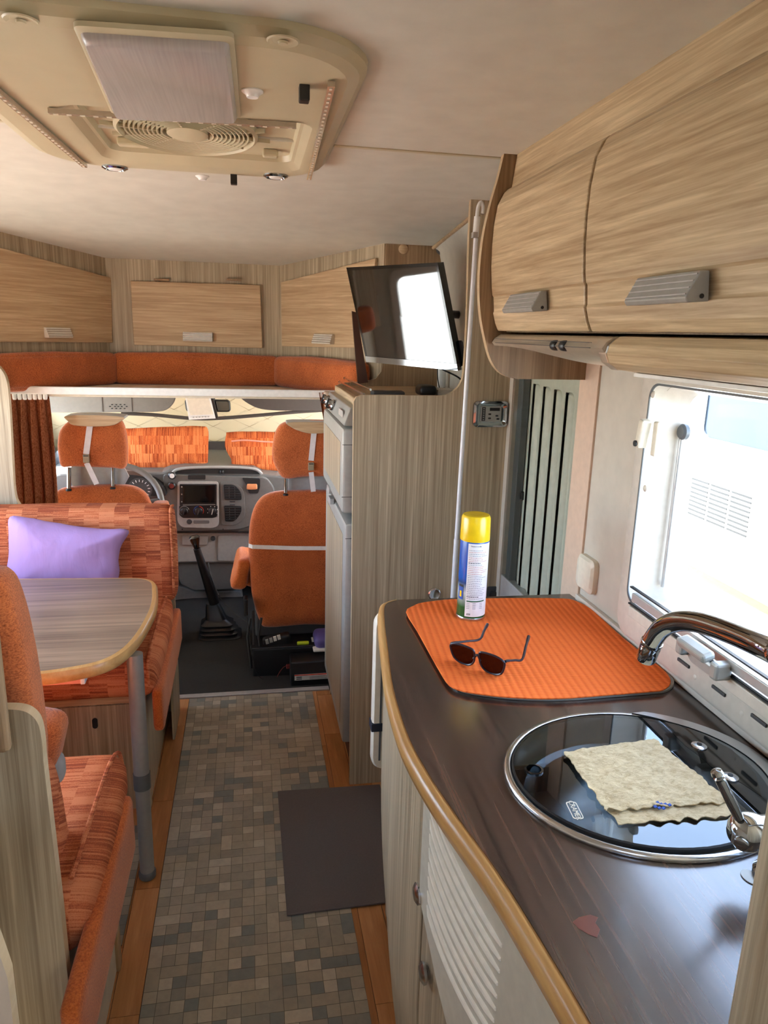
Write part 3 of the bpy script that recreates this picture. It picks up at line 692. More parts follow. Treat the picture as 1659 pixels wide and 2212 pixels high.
# things lying on the shelf
tag(softbox('camera_pouch', (0.60, 2.45, 1.362), (0.06, 0.09, 0.036), 'black', r=0.014, n=8), 'rounded black pouch on the shelf behind the wooden panel', 'pouch')
tag(softbox('glove', (0.46, 2.42, 1.353), (0.11, 0.06, 0.018), 'dash_dark', r=0.008, n=8, wr=0.004), 'flat dark grey item lying at the left of the shelf', 'pouch')
tag(box('paper_box', 0.635, 0.70, 2.42, 2.52, 1.343, 1.366, 'cream', bevel=0.002), 'small cream box on the shelf below the television', 'box')

#@@FRONTLOCKERS
YC = 3.45
fc = thing('front_locker', 'row of three pale wooden lockers across the front above the orange cushions', 'cabinet', (-0.25, 3.5, 1.42))
zb, zt = 1.305, 1.80
def wallboard(x0, y0, x1, y1, name):
    d = Vector((x1-x0, y1-y0, 0)); nn = Vector((d.y, -d.x, 0)).normalized()*-0.016
    if nn.y < 0: nn = -nn
    q = [(x0, y0), (x1, y1)]
    lo = [Vector((x0, y0, zb)), Vector((x1, y1, zb)), Vector((x1, y1, zceil(y1)+0.005)), Vector((x0, y0, zceil(y0)+0.005))]
    return loft(name, [lo, [v + nn for v in lo]], 'oak_v', fc, smooth=False)
xa, xb = -0.600, 0.150
wallboard(xa, YC, xb, YC, 'face_board')
LA = Vector((-0.970, 2.884, 0)); LB = Vector((xa, YC, 0)); ul = (LA-LB).normalized()
RA = Vector((0.520, 2.884, 0)); RB = Vector((xb, YC, 0)); ur = (RA-RB).normalized()
LA = LB + ul*0.86
wallboard(LA.x, LA.y, xa, YC, 'face_board'); wallboard(xb, YC, RA.x, RA.y, 'face_board')
def inter(px, py, B_, u):
    r = ray(px, py); nx, ny = -u.y, u.x; t = ((B_.x)*nx + (B_.y)*ny)/(r.x*nx + r.y*ny); return CAM + r*t
def ldoor(pxs, B_, u, nrm, name='door', mat='oak_x'):
    lo = [inter(a, b, B_, u) for a, b in pxs]
    d = loft(name, [[v + nrm*0.001 for v in lo], [v + nrm*0.017 for v in lo]], mat, fc, smooth=False, bevel=0.003)
    return d
def lhandle(d, px, py, B_, u, nrm, w=0.064, mat='handle_pale'):
    c = inter(px, py, B_, u); u = Vector((u.x, u.y, 0)).normalized()
    a = c + nrm*0.017
    poly = [(0, 0.021), (0.012, 0.021), (0.026, -0.014), (0.024, -0.019), (0, -0.019)]
    h = loft('handle', [[a + u*s*w + nrm*q[0] + Vector((0, 0, q[1])) for q in poly] for s in (-1, 1)], mat, d, smooth=False, bevel=0.0015)
    for i in range(4):
        z = 0.014 - i*0.0085; n_ = 0.0148 + i*0.0036
        obox('rib', a + nrm*n_ + Vector((0, 0, z)), u*w, nrm*0.0006, Vector((0, 0, 0.001)), 'steel', h)
nC = Vector((0, -1, 0)); nL = Vector((-ul.y, ul.x, 0)); nL = nL if nL.y < 0 else -nL; nR = Vector((-ur.y, ur.x, 0)); nR = nR if nR.y < 0 else -nR
XD = Vector((1, 0, 0))
dc = ldoor([(283, 607), (562, 616), (567, 752), (290, 745)], LB, XD, nC); lhandle(dc, 428, 728, LB, XD, nC)
dl = ldoor([(-90, 512), (234, 600), (237, 740), (-90, 738)], LB, ul, nL, mat='oak_l'); lhandle(dl, 115, 719, LB, -ul, nL, 0.062)
dR = ldoor([(613, 610), (818, 558), (800, 752), (615, 748)], RB, ur, nR, mat='oak_r'); lhandle(dR, 709, 733, RB, ur, nR, 0.062)
for px in (350, 505):
    p = inter(px, 607, LB, XD); box('hinge', p.x-0.032, p.x+0.032, YC-0.022, YC-0.001, p.z+0.000, p.z+0.008, 'oak_dark', fc, bevel=0.001)
# padded cushion strip
def strip(B_, u, s0, s1, nrm, label, name='wall_cushion', z0=1.300, z1=1.432):
    c = B_ + u*((s0+s1)/2) + nrm*0.035; c.z = (z0+z1)/2
    ang = math.atan2(u.y, u.x)
    o = softbox(name, c, (abs(s1-s0), 0.075, z1-z0), 'orange', r=0.026, n=16, puff=0.008, rot=Matrix.Rotation(ang, 3, 'Z'), wr=0.003)
    return tag(o, label, 'cushion')
strip(LB, XD, 0.012, 0.738, nC, 'middle orange padded cushion strip below the front lockers')
strip(LB, ul, 0.03, 0.80, nL, 'left orange padded cushion strip, angled below the left front locker')
strip(RB, ur, 0.03, 0.62, nR, 'right orange padded cushion strip ending at the dark brown board')
p = ony(817, 790, 2.92); 
# white ledge under the cushions
lg = thing('cab_ledge', 'white ledge board running under the orange cushions above the cab', 'shelf', (-0.3, 3.2, 1.29))
prism('board', [(-1.02, 3.0), (0.40, 3.0), (0.40, 3.6), (-1.02, 3.6)], 'z', 1.284, 1.297, 'cream', lg)
box('lip', -0.93, 0.40, 2.985, 3.0, 1.284, 1.314, 'white', lg, bevel=0.004)

#@@HATCH
hx0, hx1, hy0, hy1 = -0.455, 0.172, 1.075, 1.975
ZF = 1.915
ht = thing('roof_hatch', 'large beige plastic roof hatch housing with fan grille in the ceiling', 'roof hatch', (-0.13, 1.45, ZC))
def hl(z, x0, x1, y0, y1, r): return [(a, b, z) for a, b in rrect(x0, x1, y0, y1, r, 8)]
loft('housing', [hl(ZC, hx0-0.012, hx1+0.014, hy0-0.004, hy1+0.012, 0.15), hl(1.931, hx0-0.010, hx1+0.013, hy0-0.003, hy1+0.010, 0.15), hl(1.921, hx0+0.004, hx1+0.002, hy0+0.008, hy1, 0.14), hl(ZF, hx0+0.022, hx1-0.016, hy0+0.026, hy1-0.018, 0.125),
     hl(ZF, -0.325, 0.135, 1.450, 1.900, 0.04), hl(ZF+0.003, -0.316, 0.126, 1.460, 1.890, 0.04), hl(1.930, -0.302, 0.112, 1.480, 1.872, 0.035), hl(1.932, -0.296, 0.106, 1.486, 1.866, 0.03), hl(1.944, -0.292, 0.102, 1.490, 1.862, 0.03), hl(1.946, -0.280, 0.090, 1.500, 1.850, 0.025)],
     'hatch', ht, cap0=False, cap1=True, angle=0.30)
lp = [onz(a, b, ZF) for a, b in ((165, 52), (498, 75), (515, 248), (245, 238))]
lq = rquad([(v.x, v.y) for v in lp], 0.012)
cx_, cy_ = sum(v.x for v in lp)/4, sum(v.y for v in lp)/4
def sc(l, k): return [(cx_ + (a-cx_)*k, cy_ + (b-cy_)*k) for a, b in l]
loft('lamp_cover', [[(a, b, z) for a, b in sc(lq, k)] for z, k in ((ZF+0.002, 1.04), (ZF-0.004, 1.04), (ZF-0.007, 1.0))], 'hatch', ht)
loft('lamp_diffuser', [[(a, b, z) for a, b in sc(lq, k)] for z, k in ((ZF-0.005, 0.98), (ZF-0.012, 0.97), (ZF-0.018, 0.93))], 'diffuser', ht)
# fan grille
gc = onz(405, 289, 1.928)
gf = lathe('fan_grille', [(0.180, 0.012), (0.180, 0.0), (0.172, -0.004), (0.168, 0.0), (0.168, 0.012)], gc, (0, 0, 1), 'hatch', ht, n=48, sy=0.78, cap0=False, cap1=False)
lathe('hub', [(0.052, 0.012), (0.052, -0.002), (0.045, -0.005), (0.0, -0.006)], gc, (0, 0, 1), 'hatch', gf, n=32, sy=0.78)
for i in range(9):
    r = 0.066 + i*0.0112
    lathe('ring', [(r-0.0035, 0.010), (r-0.0035, -0.001), (r+0.0005, -0.002), (r+0.0005, 0.010)], gc, (0, 0, 1), 'hatch', gf, n=44, sy=0.78, cap0=False, cap1=False)
for k in range(10):
    a = k*PI/5 + 0.2; d = Vector((math.cos(a), math.sin(a)*0.78, 0)); obox('spoke', gc + d*0.112 + Vector((0, 0, 0.003)), d*0.056, Vector((-math.sin(a), math.cos(a), 0))*0.0018, (0, 0, 0.004), 'hatch', gf)
lathe('fan_opening', [(0.165, 0), (0.165, 0.002)], gc + Vector((0, 0, 0.016)), (0, 0, 1), 'hatch', gf, n=40, sy=0.78)
# slide catches in the recess
box('catch', -0.272, -0.205, 1.790, 1.815, 1.930, 1.946, 'hatch', ht, bevel=0.004); box('catch', 0.04, 0.075, 1.800, 1.825, 1.930, 1.946, 'hatch', ht, bevel=0.004)
def led(a, b, name='led_strip'):
    a, b = Vector(a), Vector(b); L = (b-a); d = L.normalized(); s = Vector((-d.y, d.x, 0))
    o = obox(name, (a+b)/2 + Vector((0, 0, -0.003)), L/2, s*0.0055, (0, 0, 0.004), plain('strip_sleeve', srgb(176, 160, 140), 0.12, coat=1.0), ht)
    n = max(3, int(L.length/0.022))
    for i in range(n): obox('led', a + L*((i+0.5)/n) + Vector((0, 0, -0.0075)), d*0.004, s*0.0022, (0, 0, 0.0006), 'cream', o)
led(onz(105, 236, ZF-0.003), onz(640, 268, ZF-0.003)); led(onz(716, 176, ZF-0.003), onz(667, 382, ZF-0.003)); led((-0.394, 1.25, ZF-0.003), onz(183, 355, ZF-0.003))
for px, py in ((250, 363), (595, 381)):
    p = onz(px, py, ZF); k = lathe('spotlight', [(0.030, 0.002), (0.030, -0.003), (0.024, -0.006), (0.020, -0.002), (0.0, -0.001)], (p.x, p.y-0.012, ZF), (0, 0, 1), 'chrome', ht, n=28)
    lathe('lens', [(0.017, 0), (0.014, -0.003), (0.0, -0.004)], (p.x, p.y-0.012, ZF-0.004), (0, 0, 1), 'white', k, n=20)
for px, py in ((545, 196), (437, 380)):
    p = onz(px, py, ZF); k = lathe('push_button', [(0.017, 0.0), (0.017, -0.002), (0.011, -0.006), (0.009, -0.010), (0.0, -0.010)], (p.x, p.y, ZF), (0, 0, 1), 'white', ht, n=24)
for px, py in ((657, 195), (505, 383)):
    p = onz(px, py, ZF-0.005); box('black_clip', p.x-0.008, p.x+0.008, p.y-0.012, p.y+0.010, ZF-0.022, ZF+0.002, 'black', ht, bevel=0.002)
for px, py in ((612, 86), (40, 40)):
    p = onz(px, py, ZF); k = lathe('screw_dimple', [(0.022, 0.0), (0.020, -0.0015), (0.010, 0.001), (0.0, 0.001)], (p.x, p.y+0.01, ZF+0.002), (0, 0, 1), 'hatch', ht, n=20)
    lathe('screw', [(0.007, 0), (0.006, -0.003), (0, -0.003)], (p.x, p.y+0.01, ZF+0.001), (0, 0, 1), 'hatch', k, n=12)

#@@KITCHEN
EDGE = [(0.341, 1.650), (0.306, 1.622), (0.285, 1.52), (0.265, 1.373), (0.243, 1.20), (0.236, 1.05), (0.242, 0.95), (0.256, 0.85), (0.280, 0.72), (0.294, 0.60), (0.302, 0.51), (0.306, 0.40), (0.306, 0.25)]
ES = spline([(a + 0.012, b - 0.004, 0) for a, b in EDGE], 5, False)
def xk(y):
    for a, b in zip(ES, ES[1:]):
        if b.y <= y <= a.y:
            t = (y-a.y)/(b.y-a.y) if a.y != b.y else 0; return a.x + (b.x-a.x)*t
    return ES[-1].x if y < ES[-1].y else ES[0].x
SCX, SCY, SRX, SRY = 0.572, 0.872, 0.208, 0.182
def ell(k, n=64, cx=SCX, cy=SCY, rx=None, ry=None): return [(cx + (rx or SRX)*k*math.cos(2*PI*i/n), cy + (ry or SRY)*k*math.sin(2*PI*i/n)) for i in range(n)]
outl = [(v.x, v.y) for v in ES] + [(WR, 0.25), (WR, 1.640)]
wt = prism('worktop', outl, 'z', 0.874, 0.910, 'walnut', holes=[ell(0.965)], origin=(0.55, 1.0, 0.874))
tag(wt, 'dark walnut kitchen worktop with a curved front and a sink set in it', 'worktop')
prof = [(-0.001, 0.908), (-0.006, 0.909), (-0.013, 0.905), (-0.016, 0.890), (-0.013, 0.876), (-0.004, 0.872), (0.002, 0.872), (0.002, 0.908)]
def norm_at(i):
    a, b = ES[max(i-1, 0)], ES[min(i+1, len(ES)-1)]; d = (b-a).normalized(); return Vector((-d.y, d.x, 0)) * (1 if (-d.y) > 0 else -1)
lops = []
for i, v in enumerate(ES):
    nn = norm_at(i)
    if nn.x < 0: nn = -nn
    if i < 4: nn = (nn + Vector((0.0, -0.3*(4-i)/4, 0))).normalized()
    lops.append([v + nn*q[0] + Vector((0, 0, q[1])) for q in prof])
loft('edge_band', lops, 'maple', wt, angle=1.3)
kc = thing('kitchen_cabinet', 'curved pale wood kitchen base cabinet with a ribbed cream drawer front', 'cabinet', (0.55, 1.0, 0))
def kpanel(name, y0, y1, zlo, zhi, off, th, mat, par, n=16, nz=8):
    zf = zlo if callable(zlo) else (lambda y: zlo)
    zh = zhi if callable(zhi) else (lambda y: zhi)
    def f(u, v):
        y = y0 + (y1-y0)*u; a, b = zf(y), zh(y); z = a + (b-a)*v
        tuck = 0.045*max(0, 1-z/0.5)**2
        return Vector((xk(y) + off + tuck, y, z))
    return sheet(name, f, n, nz, th, mat, par, N=(1, 0, 0))
kpanel('carcass', 1.625, 0.26, 0.0, 0.872, 0.024, 0.012, 'oak_v', kc, n=30)
box('side', 0.345, WR-0.003, 1.615, 1.632, 0.0, 0.872, 'oak_v', kc)
kd = kpanel('door', 1.612, 0.940, 0.055, 0.866, 0.004, 0.016, 'oak_v', kc, n=24, nz=12)
def knob(y, z, par, off=0.004):
    lathe('knob', [(0.010, 0), (0.011, 0.003), (0.0165, 0.006), (0.017, 0.010), (0.011, 0.014), (0, 0.015)], (xk(y)+off, y, z), (-1, 0, 0), 'steel', par, n=24)
def surf(px, py, off=0.0):
    x = 0.27
    for _ in range(12):
        p = onx(px, py, x); x = 0.5*x + 0.5*(xk(p.y) + off)
    return onx(px, py, x)
p = surf(897, 1931, -0.008); knob(p.y, p.z, kd)
z0_ = surf(925, 1965, 0.012); 
def lowb(y):                                # lower border of the cream front: sweeps down towards the camera
    pts = [(0.935, 0.690), (0.90, 0.655), (0.85, 0.60), (0.80, 0.555), (0.74, 0.515), (0.66, 0.48), (0.535, 0.45)]
    for a, b in zip(pts, pts[1:]):
        if b[0] <= y <= a[0]: return a[1] + (b[1]-a[1])*(y-a[0])/(b[0]-a[0])
    return pts[0][1] if y > 0.935 else pts[-1][1]
dwf = kpanel('drawer_front', 0.933, 0.538, lowb, 0.866, -0.004, 0.022, 'drawer_cream', kc, n=26, nz=14)
lw_ = kpanel('door', 0.933, 0.538, 0.055, lambda y: lowb(y)-0.003, 0.004, 0.016, 'oak_v', kc, n=20)
kpanel('door', 0.531, 0.27, 0.055, 0.866, 0.004, 0.016, 'oak_v', kc, n=10)
p = surf(913, 2110, -0.008); knob(max(min(p.y, 0.925), 0.9), p.z, lw_, 0.004)
def crop4(X, Y): return 780 + X/1.887, 1600 + Y/1.887
ends = [(575, 838), (570, 893), (566, 942), (558, 992), (555, 1045), (550, 1095), (543, 1143), (538, 1195), (530, 1250)]
for k, e in enumerate(ends):
    s = Vector((287 - 2.2*k, 205 + 58*k)); c = Vector((s.x + 48 + 3*k, s.y + 250 + 6*k)); e = Vector(e); pts = []
    for i in range(15):
        t_ = i/14; q = s*(1-t_)**2 + c*2*t_*(1-t_) + e*t_*t_; v = surf(*crop4(q.x, q.y), off=-0.004)
        if v.z > lowb(v.y) + 0.008 and v.y < 0.928: pts.append(v)
    if len(pts) > 2: tube('rib', pts, [0.0012] + [0.0046]*(len(pts)-2) + [0.0025], 'rib_cream', dwf, n=8)
# small cream box with a dark strap hanging at the cabinet's far end
hb = thing('folding_step', 'slim rounded cream board with dark strap hanging at the far end of the kitchen', 'step', (0.31, 1.66, 0.43))
loft('board', [[(a, y, b) for a, b in rrect(0.300+e, 0.62-e, 0.43+e, 0.872-e, 0.035)] for y, e in ((1.655, 0.004), (1.662, 0), (1.680, 0), (1.687, 0.004))], 'cream', hb)
box('strap', 0.297, 0.625, 1.652, 1.690, 0.545, 0.568, 'navy', hb, bevel=0.002)
box('groove', 0.318, 0.323, 1.6535, 1.656, 0.46, 0.84, 'dgrey', hb)
# sink
sk = thing('sink', 'round steel sink under a dark glass lid, set in the walnut worktop', 'sink', (SCX, SCY, 0.91))
rimz = [(1.0, 0.9105), (1.005, 0.914), (0.985, 0.919), (0.955, 0.918), (0.935, 0.914), (0.925, 0.905), (0.90, 0.86), (0.80, 0.80), (0.55, 0.775), (0.12, 0.770), (0.10, 0.765), (0.0001, 0.765)]
loft('bowl', [[(a, b, z) for a, b in ell(k)] for k, z in rimz], 'steel', sk, cap0=False, cap1=False, angle=1.2)
loft('step_ring', [[(a, b, z) for a, b in ell(k)] for k, z in ((0.84, 0.870), (0.84, 0.874), (0.76, 0.874), (0.76, 0.870))], 'steel', sk, cap0=False, cap1=False)
lathe('drain', [(0.035, 0), (0.035, 0.004), (0.022, 0.004), (0.0, 0.001)], (SCX-0.02, SCY, 0.770), (0, 0, 1), 'chrome', sk, n=28)
# raised tap ledge on the wall side
lcx = 0.0
loft('tap_ledge', [[(SCX + SRX*k*math.cos(a), SCY + SRY*k*math.sin(a), z) for a in [(-62 + i*5)*PI/180 for i in range(26)] ] +
                   [(SCX + (SRX*kk)*math.cos(a) - 0.012, SCY + SRY*1.01*math.sin(a), z) for a in [(63 - i*5)*PI/180 for i in range(26)]] for k, kk, z in ((1.03, 0.90, 0.911), (1.03, 0.90, 0.919), (1.02, 0.905, 0.921))], 'steel', sk, smooth=False)
lidk = 0.915
lid = loft('glass_lid', [[(a, b, z) for a, b in ell(lidk, cx=SCX-0.004)] for z in (0.9165, 0.9215)], 'lid', sk, smooth=False)
loft('lid_seal', [[(a, b, z) for a, b in ell(k, cx=SCX-0.004)] for k, z in ((lidk, 0.915), (lidk+0.012, 0.915), (lidk+0.012, 0.921), (lidk, 0.9225))], 'seal', sk, cap0=False, cap1=False)
p = onz(1153, 1663, 0.922); lathe('finger_hole', [(0.014, 0.0), (0.014, 0.002), (0.011, 0.0025), (0.0105, 0.0)], (p.x, p.y, 0.9215), (0, 0, 1), 'gloss_black', sk, n=28)
for px, py in ((1510, 1612), (1577, 1679)):
    p = onz(px, py, 0.922); q = lathe('lid_hinge', [(0.012, 0.0), (0.012, 0.002), (0.008, 0.004), (0.0, 0.004)], (p.x, p.y, 0.9215), (0, 0, 1), 'steel', sk, n=24)
    lathe('hinge_screw', [(0.004, 0.0), (0.004, 0.0012), (0.0, 0.0012)], (p.x, p.y, 0.9255), (0, 0, 1), 'black', q, n=12)
# dark screen-printed band on the lid's wall side
bandp = [onz(a, b, 0.922) for a, b in ((1430, 1560), (1500, 1578), (1580, 1618), (1632, 1670), (1645, 1720), (1600, 1690), (1560, 1672), (1535, 1655), (1520, 1640), (1480, 1610))]
prism('printed_band', [(v.x, v.y) for v in bandp], 'z', 0.9216, 0.9219, 'gloss_black', sk)
pa, pb = onz(1234, 1735, 0.9222), onz(1249, 1765, 0.9222); dv = (pb-pa); ang = math.atan2(dv.y, dv.x); pc = (pa+pb)/2
L2 = dv.length*0.62; d_ = dv.normalized(); s_ = Vector((-d_.y, d_.x, 0))
def framepts(a, b): return [(pc.x + d_.x*u + s_.x*v, pc.y + d_.y*u + s_.y*v) for u, v in rrect(-a, a, -b, b, 0.004, 4)]
prism('logo_frame', framepts(L2, 0.0075), 'z', 0.9217, 0.9221, 'cream', sk, holes=[framepts(L2-0.0012, 0.0063)])
text('logo', 'CRAMER', 0.0105, 'cream', (pc.x, pc.y, 0.9220), Matrix.Rotation(ang, 3, 'Z'), sk)
# tap: swivel spout and a lever body at the right edge
tp = thing('tap', 'chrome mixer tap with long swan spout and ball lever at the sink', 'tap', (0.72, 0.62, 0.91))
sps = spline([ony(1659+60, 1432, 0.56), ony(1659, 1400, 0.60), ony(1580, 1366, 0.675), ony(1515, 1345, 0.74), ony(1465, 1342, 0.79), ony(1430, 1357, 0.825), ony(1409, 1385, 0.85)], 6, False)
tube('spout', sps, 0.0135, 'chrome', tp, n=20)
e0, e1 = ony(1411, 1381, 0.85), ony(1393, 1428, 0.86); dd = (e1-e0).normalized()
lathe('nozzle', [(0.0128, 0), (0.0150, 0.003), (0.0150, 0.006), (0.0135, 0.010), (0.0142, 0.012), (0.0138, 0.034), (0.0120, 0.037), (0.009, 0.0365)], e0, dd, 'chrome', tp, n=28)
bc = onz(1620, 1800, 0.975)
tbody = (0.735, 0.56, 0.975)
B0 = ony(1617, 1797, 0.66)
lathe('lever_ball', [(0.0, -0.024), (0.010, -0.0225), (0.018, -0.017), (0.0225, -0.009), (0.0235, 0.0), (0.0225, 0.009), (0.019, 0.016), (0.019, 0.10)], B0, (1, -0.10, 0.05), 'chrome', tp, n=32)
lathe('lever_cap', [(0.009, -0.0235), (0.009, -0.0265), (0.007, -0.028), (0, -0.028)], B0, (1, 0.75, 0.15), 'chrome', tp, n=24)
L0, L1 = ony(1597, 1768, 0.66), ony(1549, 1670, 0.675)
lathe('lever', [(0.0055, 0), (0.0065, 0.02), (0.0065, (L1-L0).length*0.86), (0.0045, (L1-L0).length*0.87), (0.0068, (L1-L0).length*0.90), (0.0045, (L1-L0).length*0.93), (0.0075, (L1-L0).length*0.97), (0.0065, (L1-L0).length*1.05), (0, (L1-L0).length*1.08)], L0, L1-L0, 'chrome', tp, n=20)
fb = Vector((B0.x+0.045, B0.y-0.005, 0))
tube('upright', [(fb.x, fb.y, 0.911), (fb.x, fb.y, 1.00)], 0.015, 'chrome', tp, n=20)
lathe('base_ring', [(0.027, 0), (0.027, 0.006), (0.019, 0.012), (0.017, 0.03)], (fb.x, fb.y, 0.911), (0, 0, 1), 'chrome', tp, n=28)
tube('spout_root', spline([(fb.x+0.05, fb.y-0.01, 0.975), (fb.x+0.075, fb.y-0.03, 1.05), (fb.x+0.06, fb.y-0.06, 1.15), tuple(sps[0]), tuple(sps[4])], 5, False), 0.0138, 'chrome', tp, n=20)
# stone-grey round coaster mark and knob lid near the tap
p = onz(1622, 1893, 0.912); tag(lathe('suction_disc', [(0.013, 0), (0.013, 0.0012), (0.0, 0.0016)], (p.x, p.y, 0.9102), (0, 0, 1), 'silver', n=28, sy=0.8), 'small grey translucent disc lying on the worktop below the tap ball', 'disc')
# torn leaf-shaped chip in the worktop surface
chip = [onz(a, b, 0.910) for a, b in ((1237, 1992), (1250, 1982), (1275, 1976), (1292, 1982), (1286, 1994), (1296, 2008), (1290, 2026), (1270, 2018), (1250, 2006))]
prism('worn_patch', [(v.x, v.y) for v in chip], 'z', 0.9101, 0.9104, plain('worn_wood', srgb(112, 62, 50), 0.3), wt)

#@@ONTOP
# orange ribbed mat on a pale cutting board
mo = [onz(a, b, 0.915) for a, b in ((877, 1325), (893, 1312), (912, 1305), (960, 1299), (1000, 1297), (1110, 1295), (1215, 1296), (1245, 1302), (1275, 1318), (1300, 1340), (1350, 1385), (1420, 1440), (1443, 1462), (1448, 1480), (1432, 1494), (1400, 1498), (1300, 1506), (1235, 1511), (1170, 1513), (1100, 1510), (1050, 1505), (1000, 1497), (970, 1484), (950, 1455), (925, 1410), (900, 1365))]
mo2 = spline([(v.x, v.y) for v in mo], 3)
tag(prism('ribbed_mat', [(v.x, v.y) for v in mo2], 'z', 0.9165, 0.9195, 'foam', bevel=0.001), 'bright orange ribbed foam mat on the walnut worktop', 'mat')
cb = prism('hob_cover', rquad([(0.375, 1.60), (0.800, 1.60), (0.800, 1.125), (0.375, 1.125)], 0.05), 'z', 0.9102, 0.9163, 'silver', bevel=0.001)
mo3 = [(v.x*1.0 + 0.010, v.y + 0.004) for v in mo2]
me_old = cb.data; bpy.data.objects.remove(cb)
tag(prism('hob_cover', [(min(x, 0.803), y) for x, y in mo3 if True], 'z', 0.9102, 0.9163, 'silver', bevel=0.001), 'grey hob cover plate under the orange mat, its rim showing on the wall side', 'cover')
# spray can
cn = thing('spray_can', 'blue, green and white insect spray can with yellow cap on the orange mat', 'spray can', tuple(onz(1016, 1330, 0.9195)))
cl = WO[cn]; r = 0.0325
lathe('body', [(0.030, 0.0), (r, 0.003), (r, 0.183), (0.031, 0.188), (0.026, 0.190)], (0, 0, 0), (0, 0, 1), 'can', cn, n=48, local=True)
for z in (0.003, ): lathe('foot_ring', [(r+0.0012, 0.0005), (r+0.0016, 0.003), (r+0.0005, 0.006)], (0, 0, 0), (0, 0, 1), 'steel', cn, n=48, local=True, cap0=False, cap1=False)
lathe('cap', [(r+0.0008, 0.185), (r+0.001, 0.190), (r, 0.236), (r-0.003, 0.242), (r-0.010, 0.244), (r-0.018, 0.2425), (0.0, 0.243)], (0, 0, 0), (0, 0, 1), 'yellow', cn, n=48, local=True)
view = math.atan2(-cl.y, -cl.x)
def can_patch(name, a0, a1, z0, z1, mat, dr_=0.0004, par=cn, n=16):
    def f(u, v):
        a = view + a0 + (a1-a0)*u; return Vector(((r+dr_)*math.cos(a), (r+dr_)*math.sin(a), z0 + (z1-z0)*v))
    vs, fs = [], []
    for i in range(n+1): vs += [f(i/n, 0), f(i/n, 1)]
    for i in range(n): fs.append((2*i, 2*i+2, 2*i+3, 2*i+1))
    return finish(name, vs, fs, mat, par, smooth=True, local=True)
lab = can_patch('label', -0.42, 1.75, 0.010, 0.182, 'white_paint')
txt = plain('print_grey', srgb(120, 122, 132), 0.5); txk = plain('print_black', srgb(40, 40, 50), 0.5); txr = plain('print_red', srgb(196, 112, 100), 0.5); txg = plain('print_green', srgb(40, 96, 66), 0.5)
rr = random.Random(3); z = 0.166
while z > 0.052:
    bold = rr.random() < 0.16; m_ = txk if bold else (txr if z > 0.105 and rr.random() < 0.5 else txg if False else txt)
    a = -0.34; 
    while a < 1.05:
        ln = rr.uniform(0.04, 0.13)
        if a + ln > (0.5 if bold else 1.1 - rr.choice([0, 0, 0.4])): break
        can_patch('print', a, a+ln, z, z+0.0011 if not bold else z+0.0017, m_, 0.0007, lab, 2); a += ln + 0.03
    z -= 0.0042
can_patch('print', -0.33, 1.0, 0.0455, 0.0485, txg, 0.0007, lab, 10)
for c_ in (-0.33, 0.1, 0.6):
    for q in range(4): can_patch('print', c_, c_+0.22, 0.0415-q*0.004, 0.0425-q*0.004, txt, 0.0007, lab, 3)
can_patch('picture_can', -1.10, -0.62, 0.048, 0.078, 'blue_print', 0.0008); can_patch('picture_flame', -0.93, -0.75, 0.054, 0.068, 'yellow', 0.0012); can_patch('picture_lid', -1.05, -0.66, 0.078, 0.083, 'seal', 0.0012)
def can_text(body, a, z, size, mat):
    an = view + a; rad = Vector((math.cos(an), math.sin(an), 0)); tan = Vector((-math.sin(an), math.cos(an), 0))
    m3 = Matrix((tan, Vector((0, 0, 1)), rad)).transposed()
    text('lettering', body, size, mat, rad*(r+0.0006) + Vector((0, 0, z)), m3, lab, 0.0002, local=True)
M['txk'] = txk; M['txr'] = txr
for i, ch in enumerate('Insecticida'): can_text(ch, -0.22 + i*0.068, 0.1765, 0.0046, 'txk')
for i, ch in enumerate('650'): can_text(ch, -0.25 + i*0.09, 0.016, 0.0052, 'txk')
# sunglasses
sg = thing('sunglasses', 'dark framed sunglasses with brown lenses lying open on the orange mat', 'sunglasses', (0.46, 1.25, 0.9195))
gl_c = onz(998, 1432, 0.9195); gr_c = onz(1062, 1455, 0.9195)
gl_c = Vector((0.404, 1.258, 0.9195)); u_ = Vector((0.66, -0.75, 0)).normalized(); bk = Vector((0.75, 0.66, 0)).normalized()
def lensloop(c, w, h, k=1.0, tz=0.0):
    base = [(-1, 0.75), (-0.55, 1.0), (0.35, 1.0), (0.95, 0.72), (1.0, 0.2), (0.75, -0.65), (0.2, -1.0), (-0.5, -0.95), (-0.95, -0.35)]
    pts = spline(base, 4); return [c + u_*(q.x*w*k) + Vector((0, 0, 1))*(q.y*h*k + h) + bk*(q.y*-0.004 + tz) for q in pts]
hw, hh = 0.027, 0.0205
cL = gl_c + Vector((0, 0, 0.0015)); cR = gl_c + u_*0.066 + Vector((0, 0, 0.0015))
for c, fl_ in ((cL, -1), (cR, 1)):
    loop = lensloop(c, hw*fl_, hh)
    vs_ = loop + [loop[0], loop[1]]
    L_ = tube_loops(loop + [loop[0]], 0.0021, 8); L_[0] = L_[-1] = [(a + b)/2 for a, b in zip(L_[0], L_[-1])]
    rim = loft('rim', L_, 'rim_blue', sg)
    lp_ = lensloop(c, hw*fl_, hh, 0.97)
    finish('lens', lp_ + [v + bk*0.0016 for v in lp_], [tuple(range(len(lp_))), tuple(len(lp_)+i for i in range(len(lp_)))] + [(i, (i+1) % len(lp_), (i+1) % len(lp_)+len(lp_), i+len(lp_)) for i in range(len(lp_))], 'lens', sg)
zc_ = Vector((0, 0, hh*1.35))
tube('bridge', spline([cL + u_*hw*0.93 + zc_*0.7, cL + u_*0.033 + zc_ + Vector((0, 0, 0.002)), cR - u_*hw*0.93 + zc_*0.7], 5, False), 0.0024, 'rim_blue', sg, n=8)
